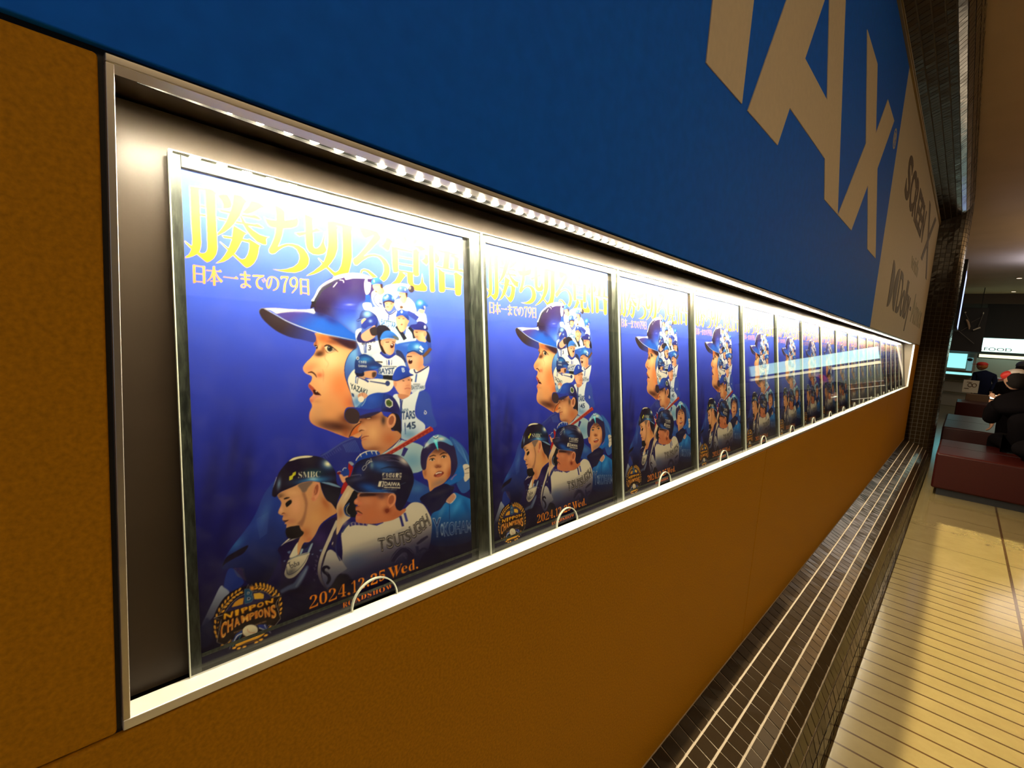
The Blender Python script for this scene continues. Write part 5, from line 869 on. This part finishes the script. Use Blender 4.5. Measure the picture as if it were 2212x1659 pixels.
def print_material():
    m = mat('printed glossy paper', (1, 1, 1), .45, 0, .06); nt = m.node_tree
    a = nt.nodes.new('ShaderNodeVertexColor'); a.layer_name = 'print'
    nt.links.new(a.outputs['Color'], nt.nodes['Principled BSDF'].inputs['Base Color']); return m
M['print'] = print_material()
fme = flyer_mesh(); fme.materials.append(M['print'])
fly = bpy.data.objects.new('flyer', fme); COL.objects.link(fly); fly.location = W(*HB)
tag(fly, 'blue baseball film flyer in the holder '+place_name(0), 'flyer', 'baseball film flyers in the lit case')
for n_ in range(1, 18):
    off = Vector((0, .836*n_*S, 0))
    h = copy_tree(hold); h.location = hold.location+off; h['label'] = 'clear acrylic flyer holder with dark edges '+place_name(n_)
    f_ = fly.copy(); COL.objects.link(f_); f_.location = fly.location+off
    f_['label'] = 'blue baseball film flyer in the holder '+place_name(n_)
# ------------------------------------------------------------------ lobby furniture
def ottoman(x0, x1, y0, y1, label):
    t = thing('ottoman_bench', ((x0+x1)/2, (y0+y1)/2, -3), label, 'bench', 'red leather lobby benches')
    MB().box(x0+.10, x1-.10, y0+.10, y1-.10, -3.0, -2.85).build('plinth', M['dark'], t)
    MB().box(x0, x1, y0, y1, -2.85, -2.05).build('upholstered_body', M['leather'], t, bevel=.045)
    MB().box(x0+.02, x1-.02, (y0+y1)/2-.006, (y0+y1)/2+.006, -2.062, -2.046).build('seam', M['dark'], t)
ottoman(.79, 3.4, 14.1, 16.75, 'nearest red leather ottoman bench, on the tiled floor right of the wall')
ottoman(.74, 3.35, 20.0, 25.1, 'middle red leather ottoman bench with a seam across its top')
ottoman(.93, 3.1, 33.2, 35.8, 'farthest red leather ottoman bench, before the food counter')

M['screen'] = mat('lit blue screen', (.02, .02, .03), .3, 0, .5, (.36, .45, 1.0), 2.2)
sc = thing('display_screen', (.68, 19.6, 1.0), 'tall black display screen seen edge-on along the tiled pillar', 'screen')
MB().box(.626, .70, 18.98, 20.6, .95, 2.95).build('housing', M['dark'], sc, bevel=.01)
MB().box(.70, .704, 19.03, 20.55, 1.0, 2.62).build('panel', M['screen'], sc)

# food counter
M['grey'] = mat('grey counter front', (.33, .32, .27), .4)
M['chrome'] = mat('chrome rail', (.8, .8, .76), .15, 1.0)
M['menu'] = mat('lit menu panel', (.6, .8, .75), .5, 0, .5, (.62, 1.0, .90), 1.7)
M['warm_tube'] = mat('warm light tube', (1, .95, .7), .5, 0, .5, (1.0, .93, .55), 1.6)
M['teal'] = mat('lit teal case', (.4, .8, .8), .5, 0, .5, (.34, .92, .95), 1.1)
M['pale'] = mat('pale cream card', (.55, .52, .42), .6)
M['brown_box'] = mat('brown box', (.12, .07, .035), .6)
M['fascia'] = mat('brown fascia', (.13, .09, .065), .6)
ct = thing('food_counter', (6, 44, -3), 'long grey food counter with chrome rails across the far lobby', 'counter')
MB().box(-.2, 14.5, 43.4, 45.0, -3.0, -.95).build('front', M['grey'], ct, bevel=.02)
MB().box(-.2, 14.5, 43.3, 45.1, -.95, -.86).build('worktop', M['chrome'], ct, bevel=.02)
MB().tube([(-.2, 43.2, -1.25), (14.5, 43.2, -1.25)], .05).build('rail', M['chrome'], ct)
MB().tube([(-.2, 43.2, -2.05), (14.5, 43.2, -2.05)], .05).build('rail', M['chrome'], ct)
struct('wall_far_panel', MB().box(-.5, 14.5, 46.6, 46.8, -3, .35), M['grey'])
bh = MB().box(-.5, 14.5, 44.6, 47.9, 3.95, 4.6); struct('trim_5', bh, M['fascia'])
struct('trim_6', MB().box(1.62, 14.5, 44.9, 45.2, 1.72, 3.95), M['dark'])
mp = thing('menu_board', (6.5, 45, .7), 'pale green lit menu board over the food counter', 'menu board')
MB().box(1.6, 12.5, 45.0, 45.3, .80, 1.70).build('lit_panel', M['menu'], mp)
mt = text_plane = None
def text_front(body, x0, x1, z0, z1, y, m, parent, name='lettering'):
    c = bpy.data.curves.new('lettering', 'FONT'); c.body = body; c.resolution_u = 3
    o = bpy.data.objects.new('lettering', c); COL.objects.link(o); bpy.context.view_layer.update()
    me = bpy.data.meshes.new_from_object(o); bpy.data.objects.remove(o); org = Vector(parent['_o'])
    xs = [v.co.x for v in me.vertices]; zs = [v.co.y for v in me.vertices]
    for v in me.vertices:
        v.co = W(x0+(v.co.x-min(xs))/(max(xs)-min(xs))*(x1-x0), y, z0+(v.co.y-min(zs))/(max(zs)-min(zs))*(z1-z0))-org
    bm = bmesh.new(); bm.from_mesh(me); g2 = bmesh.ops.extrude_face_region(bm, geom=bm.faces[:])
    for v in g2['geom']:
        if isinstance(v, bmesh.types.BMVert): v.co.y += .01*S
    bmesh.ops.recalc_face_normals(bm, faces=bm.faces); bm.to_mesh(me); bm.free()
    me.materials.append(m); o = bpy.data.objects.new(name, me); COL.objects.link(o); o.parent = parent
text_front('FOOD', 1.80, 3.1, .86, 1.08, 44.985, M['ink_grey'], mp)
tb = tag(MB().box(1.62, 12.5, 44.7, 44.95, .40, .60).build('light_tube', M['warm_tube']), 'long warm white light strip under the menu board', 'light')
# darker stand-up display with rods at the left end of the counter
dk = thing('hanging_display', (.95, 40.5, .64), 'dark display panel with white tipped rods left of the menu board', 'display')
MB().box(.0, 1.62, 40.9, 41.1, .85, 3.35).build('panel', M['dark'], dk)
for hx in (.3, 1.3): MB().tube([(hx, 41.0, 3.3), (hx, 41.0, 4.61)], .02).build('hanger', M['dark'], dk)
MB().box(.05, 1.62, 40.2, 42.0, .64, .86).build('beam', M['dark'], dk)
tip = mat('white rod tip', (.8, .75, .65), .5); rod = mat('grey rod', (.16, .14, .13), .5); skin_l = mat('pale figure', (.55, .38, .26), .6)
for (a, b) in (((.95, 2.45), (1.32, 2.75)), ((.62, 3.0), (.85, 2.55)), ((1.42, 3.0), (1.30, 2.2)), ((.35, 2.0), (1.25, 1.15)), ((.88, 2.2), (.55, 1.9))):
    MB().tube([(a[0], 40.7, a[1]), (b[0], 40.7, b[1])], .018).build('rod', rod, dk)
MB().tube([(1.10, 40.65, 1.98), (1.40, 40.65, 2.16)], [.035, .05]).build('rod_tip', tip, dk)
MB().ball((.62, 40.65, 3.05), .045).build('rod_tip', tip, dk)
MB().ball((1.42, 40.65, 3.02), (.03, .03, .07)).build('rod_tip', tip, dk)
MB().tube([(.72, 40.65, 2.62), (.82, 40.65, 2.45), (.90, 40.65, 2.2), (.92, 40.65, 2.02)], [.04, .06, .055, .03]).build('figure', skin_l, dk)
pm = thing('popcorn_machine', (.9, 41, .86), 'small white lit machine standing on the dark beam', 'machine')
MB().box(.35, 1.25, 41.3, 41.9, .86, 1.34).build('cabinet', M['teal'], pm, bevel=.03)
MB().tube([(1.02, 41.28, 1.10), (1.02, 41.2, 1.10)], .13, 16).build('dial', M['dark'], pm)
dc = thing('chilled_case', (.85, 42, -.86), 'teal lit glass case under the dark beam at the counter', 'display case')
MB().box(.05, 1.50, 42.4, 43.2, -.86, .62).build('shell', M['grey'], dc)
MB().box(.15, 1.05, 42.36, 42.4, -.42, .52).build('lit_back', M['teal'], dc)
MB().box(1.10, 1.36, 42.36, 42.4, -.55, .30).build('lit_back', mat('dim teal', (.2, .5, .5), .5, 0, .5, (.25, .6, .65), .35), dc)
MB().box(.10, 1.40, 42.30, 42.36, -.66, -.56).build('goods', M['brown_box'], dc)
MB().box(.10, 1.40, 42.32, 42.37, -.84, -.70).build('lit_base', M['teal'], dc)
MB().ball((1.20, 42.25, .17), (.14, .06, .10)).build('knob', M['dark'], dc)
# card on a stand and a brown crate, in front of the counter
kx = lambda x: 1+(x-1)*1.2
sg = thing('card_stand', (1.45, 37.2, -3), 'pale card on a stand with two brown rings printed on it', 'sign')
cd_ = MB().box(kx(1.06), kx(1.60), 37.2, 37.23, -1.70, -1.0).build('card', M['pale'], sg)
for xx in (1.30, 1.45):
    pts = [(kx(xx)+.086*math.cos(t*.3927), 37.19, -1.27+.10*math.sin(t*.3927)) for t in range(17)]
    MB().tube(pts, .017, 5).build('ring', M['brown_box'], cd_)
MB().box(kx(1.18), kx(1.36), 37.185, 37.2, -1.13, -1.10).build('printed_line', M['brown_box'], cd_)
MB().box(kx(1.12), kx(1.28), 37.185, 37.2, -1.49, -1.46).build('printed_line', M['brown_box'], cd_)
MB().tube([(1.48, 37.25, -3), (1.48, 37.25, -1.6)], .03).build('post', M['chrome'], sg)
MB().box(1.25, 1.72, 37.1, 37.4, -3.0, -2.95).build('base', M['dark'], sg)
bx = thing('crate', (1.75, 36.4, -3), 'brown crate standing behind the farthest bench', 'crate')
MB().box(1.26, 2.16, 36.0, 36.8, -3.0, -1.72).build('body', M['brown_box'], bx, bevel=.02)
MB().box(1.76, 2.08, 35.97, 36.0, -2.16, -2.07).build('label_strip', M['pale'], bx)
# two ceiling downlights
M['lamp_disc'] = mat('lit lamp disc', (1, .8, .6), .5, 0, .5, (1.0, .72, .48), 2.2)
for lx, ly, lb in ((2.49, 36.6, 'nearer small round downlight in the tan ceiling, at the right edge'), (2.62, 43.2, 'farther small round downlight in the tan ceiling, above the counter')):
    t = thing('downlight', (lx, ly, ZC), lb, 'ceiling light', 'downlights in the far ceiling')
    MB().tube([(lx, ly, ZC-.03), (lx, ly, ZC+.01)], .13, 16).build('trim_ring', M['pale'], t)
    MB().tube([(lx, ly, ZC-.035), (lx, ly, ZC-.02)], .10, 16).build('lamp', M['lamp_disc'], t)

# ------------------------------------------------------------------ people
def skin_body(name, joints, bones, m, parent, sub=2, root=0):
    """one continuous surface grown round a skeleton with a Skin modifier"""
    me = bpy.data.meshes.new(name); org = Vector(parent['_o'])
    me.from_pydata([tuple(W(*j[0])-org) for j in joints], bones, [])
    o = bpy.data.objects.new(name, me); COL.objects.link(o); o.parent = parent
    o.modifiers.new('skin', 'SKIN').use_smooth_shade = True
    o.modifiers.new('sub', 'SUBSURF').levels = sub; o.modifiers['sub'].render_levels = sub
    for i, j in enumerate(joints):
        r = j[1]; r = (r, r) if not isinstance(r, tuple) else r
        me.skin_vertices[0].data[i].radius = (r[0]*S, r[1]*S); me.skin_vertices[0].data[i].use_root = (i == root)
    bpy.context.view_layer.update()
    ev = o.evaluated_get(bpy.context.evaluated_depsgraph_get()); nm = bpy.data.meshes.new_from_object(ev)
    o.modifiers.clear(); o.data = nm; nm.materials.clear(); nm.materials.append(m)
    for p in nm.polygons: p.use_smooth = True
    return o
M['black_cloth'] = mat('black coat cloth', (.0035, .0025, .003), .95, 0, .04)
M['navy_cloth'] = mat('navy jacket cloth', (.008, .011, .034), .9, 0, .08)
M['skin'] = mat('skin', (.45, .24, .15), .5); M['hair'] = mat('dark hair', (.012, .009, .008), .8, 0, .1)
M['red_cap'] = mat('red cap cloth', (.55, .025, .015), .6); M['white_cap'] = mat('white cap cloth', (.62, .52, .46), .7)
M['grey_cap'] = mat('dark grey cap cloth', (.035, .035, .03), .8)
M['phone_lit'] = mat('lit phone screen', (.8, .9, .8), .3, 0, .5, (.9, 1.0, .8), 2.5)

def hand(base, direction, up, parent, side=1, r=.030):
    """palm, four bent fingers of unequal length and a thumb"""
    b = Vector(base); d = Vector(direction).normalized(); u = Vector(up); u = (u-d*u.dot(d)).normalized(); s = d.cross(u)*side
    J = [(b, .060), (b+d*.12, (.085, .045))]; E_ = [(0, 1)]
    for k, (o_, l) in enumerate(((-.055, .15), (-.018, .175), (.018, .165), (.055, .13))):
        p = b+d*.17+s*o_; i = len(J)
        J += [(p, r*.95), (p+d*l*.5-u*l*.18, r*.85), (p+d*l*.75-u*l*.55, r*.7)]; E_ += [(1, i), (i, i+1), (i+1, i+2)]
    i = len(J); p = b+d*.04-s*.07; J += [(p, r), (p+d*.08-s*.05, r*.9), (p+d*.16-s*.04, r*.75)]; E_ += [(0, i), (i, i+1), (i+1, i+2)]
    return skin_body('hand', [(tuple(a), q) for a, q in J], E_, M['skin'], parent, 1)
def head(c, parent, yaw, skin=None, tilt=0.0, sc_=1.0):
    """skull with jaw, nose, eyes, mouth and ears, looking along (sin yaw, cos yaw)"""
    bm = bmesh.new(); bmesh.ops.create_uvsphere(bm, u_segments=28, v_segments=20, radius=1)
    for v in bm.verts:
        x, y, z = v.co; f = max(0, y)                        # local +y = face
        w = .155*(1-.22*max(0, -z)-.05*max(0, z)); dpt = .195*(1-.12*max(0, -z)); hgt = .235
        nose = math.exp(-((x/.16)**2)-((z+.12)/.20)**2)*max(0, y-.75)*.42
        sock = (math.exp(-(((abs(x)-.36)/.17)**2)-((z-.08)/.12)**2))*max(0, y-.5)*.10
        chin = math.exp(-((x/.35)**2)-((z+.86)/.2)**2)*max(0, y)*.22
        lip = math.exp(-((x/.28)**2)-((z+.50)/.09)**2)*max(0, y-.5)*.13
        v.co = Vector((x*w, y*dpt+(nose-sock+chin+lip)*.2, z*hgt))
    R = Matrix.Rotation(-yaw, 4, 'Z') @ Matrix.Rotation(tilt, 4, 'X'); org = Vector(parent['_o'])
    def put(local): return (R @ Vector(local))*sc_*S+W(*c)-org
    me = bpy.data.meshes.new('head')
    for v in bm.verts: v.co = put(v.co)
    bm.to_mesh(me); bm.free(); me.materials.append(skin or M['skin'])
    for p in me.polygons: p.use_smooth = True
    o = bpy.data.objects.new('head', me); COL.objects.link(o); o.parent = parent
    crown = []
    def blob(name, local, r, m):
        mb = MB(); mb.ball((0, 0, 0), r, 10, 8); ob = mb.build(name, m, parent, smooth=True, world=False)
        for v in ob.data.vertices: v.co = put(Vector(v.co)+Vector(local))
        if name == 'cap_crown': crown.append(ob)
        elif name.startswith('cap_'): ob.parent = crown[0]
        return ob
    for sx in (-1, 1):
        in_head = blob('eye', (sx*.056, .158, .02), (.022, .012, .012), M['hair'])
        blob('eyebrow', (sx*.058, .172, .055), (.032, .010, .007), M['hair'])
        blob('ear', (sx*.152, -.01, -.01), (.018, .035, .055), skin or M['skin'])
    blob('mouth', (0, .176, -.122), (.045, .012, .009), mat('lips', (.25, .09, .07), .5) if 'lips' not in M else M['lips'])
    for ch in list(parent.children):
        if ch.name.split('.')[0] in ('eye', 'eyebrow', 'ear', 'mouth'): ch.parent = o
    return put, blob

# seated person with a lit phone, on the nearest bench
ps = thing('person', (2.2, 15.5, -2.05), 'person in black coat and white cap hunched over a lit phone on the nearest bench', 'person')
hip = (2.38, 15.30, -1.80)
J = [(hip, (.42, .34)), ((2.26, 15.42, -1.45), (.42, .34)), ((2.10, 15.55, -1.05), (.46, .34)), ((2.00, 15.62, -.80), (.42, .28)), ((1.90, 15.66, -.60), (.15, .15)),
     ((1.66, 15.72, -.90), .19), ((1.60, 15.95, -1.36), .16), ((1.56, 16.20, -1.02), .10),
     ((2.46, 15.55, -.92), .19), ((2.30, 15.95, -1.38), .16), ((1.76, 16.25, -1.04), .10),
     ((2.05, 15.95, -1.82), .22), ((1.80, 16.85, -1.84), .185), ((1.80, 17.05, -2.45), .13), ((1.80, 17.1, -2.90), .10),
     ((2.52, 15.95, -1.82), .22), ((2.40, 16.95, -1.84), .185), ((2.40, 17.15, -2.45), .13), ((2.40, 17.2, -2.90), .10)]
B = [(0, 1), (1, 2), (2, 3), (3, 4), (3, 5), (5, 6), (6, 7), (3, 8), (8, 9), (9, 10), (0, 11), (11, 12), (12, 13), (13, 14), (0, 15), (15, 16), (16, 17), (17, 18)]
skin_body('clothing', J, B, M['black_cloth'], ps)
MB().ball((2.42, 15.05, -1.80), (.46, .62, .245), 18, 12).build('coat_hem', M['black_cloth'], ps, smooth=True)
for fx, fy in ((1.80, 17.25), (2.40, 17.35)):
    MB().ball((fx, fy, -2.91), (.11, .24, .09)).build('shoe', M['dark'], ps, smooth=True)
put, blob = head((1.86, 15.78, -.33), ps, math.radians(-35), tilt=-.35)
blob('hair', (0, -.045, .0), (.172, .185, .23), M['hair'])
blob('cap_crown', (.02, -.02, .125), (.180, .205, .125), M['white_cap'])
blob('cap_side', (-.10, .03, .11), (.10, .15, .10), M['red_cap'])
blob('cap_brim', (0, .235, .07), (.12, .09, .012), M['red_cap'])
hand((1.56, 16.21, -1.00), (.1, .25, .5), (.6, .5, .1), ps, 1, .026)
hand((1.75, 16.27, -1.02), (-.2, .15, .5), (-.6, .5, .1), ps, -1, .026)
ph = thing('phone', (1.62, 16.3, -.80), 'lit phone held by the seated person in black', 'phone')
MB().prism([(1.53, 16.20, -.84), (1.69, 16.20, -.84), (1.69, 16.50, -.76), (1.53, 16.50, -.76)], (0, .006, -.02)).build('case', M['dark'], ph, bevel=.004)
MB().prism([(1.54, 16.205, -.836), (1.68, 16.205, -.836), (1.68, 16.485, -.760), (1.54, 16.485, -.760)], (0, -.001, .004)).build('screen', M['phone_lit'], ph)
# person with a dark grey cap standing behind
pb = thing('person', (2.15, 19.2, -3), 'person in dark clothes and dark grey cap behind the seated person', 'person')
J = [((2.2, 19.2, -1.25), (.36, .26)), ((2.2, 19.2, -.85), (.36, .25)), ((2.2, 19.2, -.55), (.42, .25)), ((2.2, 19.2, -.36), (.13, .13)),
     ((1.80, 19.2, -.60), .14), ((1.74, 19.2, -1.1), .11), ((1.76, 19.1, -1.55), .085), ((2.60, 19.2, -.60), .14), ((2.66, 19.2, -1.1), .11), ((2.64, 19.1, -1.55), .085),
     ((2.02, 19.2, -1.5), .20), ((2.0, 19.15, -2.2), .15), ((2.0, 19.25, -2.88), .10), ((2.38, 19.2, -1.5), .20), ((2.40, 19.15, -2.2), .15), ((2.40, 19.25, -2.88), .10)]
B = [(0, 1), (1, 2), (2, 3), (2, 4), (4, 5), (5, 6), (2, 7), (7, 8), (8, 9), (0, 10), (10, 11), (11, 12), (0, 13), (13, 14), (14, 15)]
skin_body('clothing', J, B, M['black_cloth'], pb)
for fx in (2.0, 2.40): MB().ball((fx, 19.12, -2.94), (.10, .24, .08)).build('shoe', M['dark'], pb, smooth=True)
put, blob = head((2.2, 19.2, -.10), pb, math.radians(20))
blob('hair', (0, -.04, .03), (.170, .190, .21), M['hair'])
blob('cap_crown', (0, -.01, .11), (.185, .215, .135), M['grey_cap'])
blob('cap_brim', (0, .24, .07), (.13, .10, .012), M['grey_cap'])
hand((1.76, 19.1, -1.60), (0, -.05, -1), (1, 0, 0), pb, 1); hand((2.64, 19.1, -1.60), (0, -.05, -1), (-1, 0, 0), pb, -1)
# person with a red cap at the counter
pr = thing('person', (1.72, 29.6, -3), 'person in a navy jacket and red and white cap standing before the food counter', 'person')
J = [((1.76, 29.6, -1.5), (.34, .24)), ((1.74, 29.6, -1.0), (.34, .24)), ((1.70, 29.6, -.62), (.36, .24)), ((1.62, 29.6, -.42), (.13, .13)),
     ((1.42, 29.6, -.62), .13), ((1.36, 29.5, -1.1), .10), ((1.40, 29.25, -1.5), .08), ((2.02, 29.6, -.66), .13), ((2.10, 29.5, -1.1), .10), ((2.02, 29.25, -1.5), .08),
     ((1.60, 29.6, -1.75), .18), ((1.58, 29.55, -2.35), .14), ((1.58, 29.65, -2.90), .10), ((1.92, 29.6, -1.75), .18), ((1.94, 29.55, -2.35), .14), ((1.94, 29.65, -2.90), .10)]
skin_body('clothing', J, B, M['navy_cloth'], pr)
for fx in (1.58, 1.94): MB().ball((fx, 29.52, -2.94), (.10, .24, .08)).build('shoe', M['dark'], pr, smooth=True)
put, blob = head((1.56, 29.55, -.17), pr, math.radians(-60))
blob('hair', (0, -.04, .02), (.168, .188, .205), mat('orange brown hair', (.42, .13, .03), .6))
blob('cap_crown', (0, -.01, .10), (.19, .22, .14), M['red_cap'])
blob('cap_front', (.08, -.02, .15), (.13, .13, .10), M['white_cap'])
blob('cap_brim', (0, .27, .09), (.14, .14, .015), M['red_cap'])
hand((1.40, 29.22, -1.54), (0, -.3, -1), (1, 0, 0), pr, 1); hand((2.02, 29.22, -1.54), (0, -.3, -1), (-1, 0, 0), pr, -1)

for person in [o for o in bpy.data.objects if o.get('category') == 'person']:
    parts = [c for c in person.children if c.name.split('.')[0] in ('head', 'hand')]
    hd = [c for c in parts if c.name.startswith('head')][0]; bm = bmesh.new()
    for c in parts: bm.from_mesh(c.data)
    bm.to_mesh(hd.data); bm.free()
    for p in hd.data.polygons: p.use_smooth = True
    hd.name = 'body'
    for c in parts:
        if c is not hd: bpy.data.objects.remove(c)
pr.scale = (1.2, 1.1, 1.0); pr.location = W(1.90, 37.9, -3)
for o_ in bpy.data.objects:
    if '_o' in o_: del o_['_o']
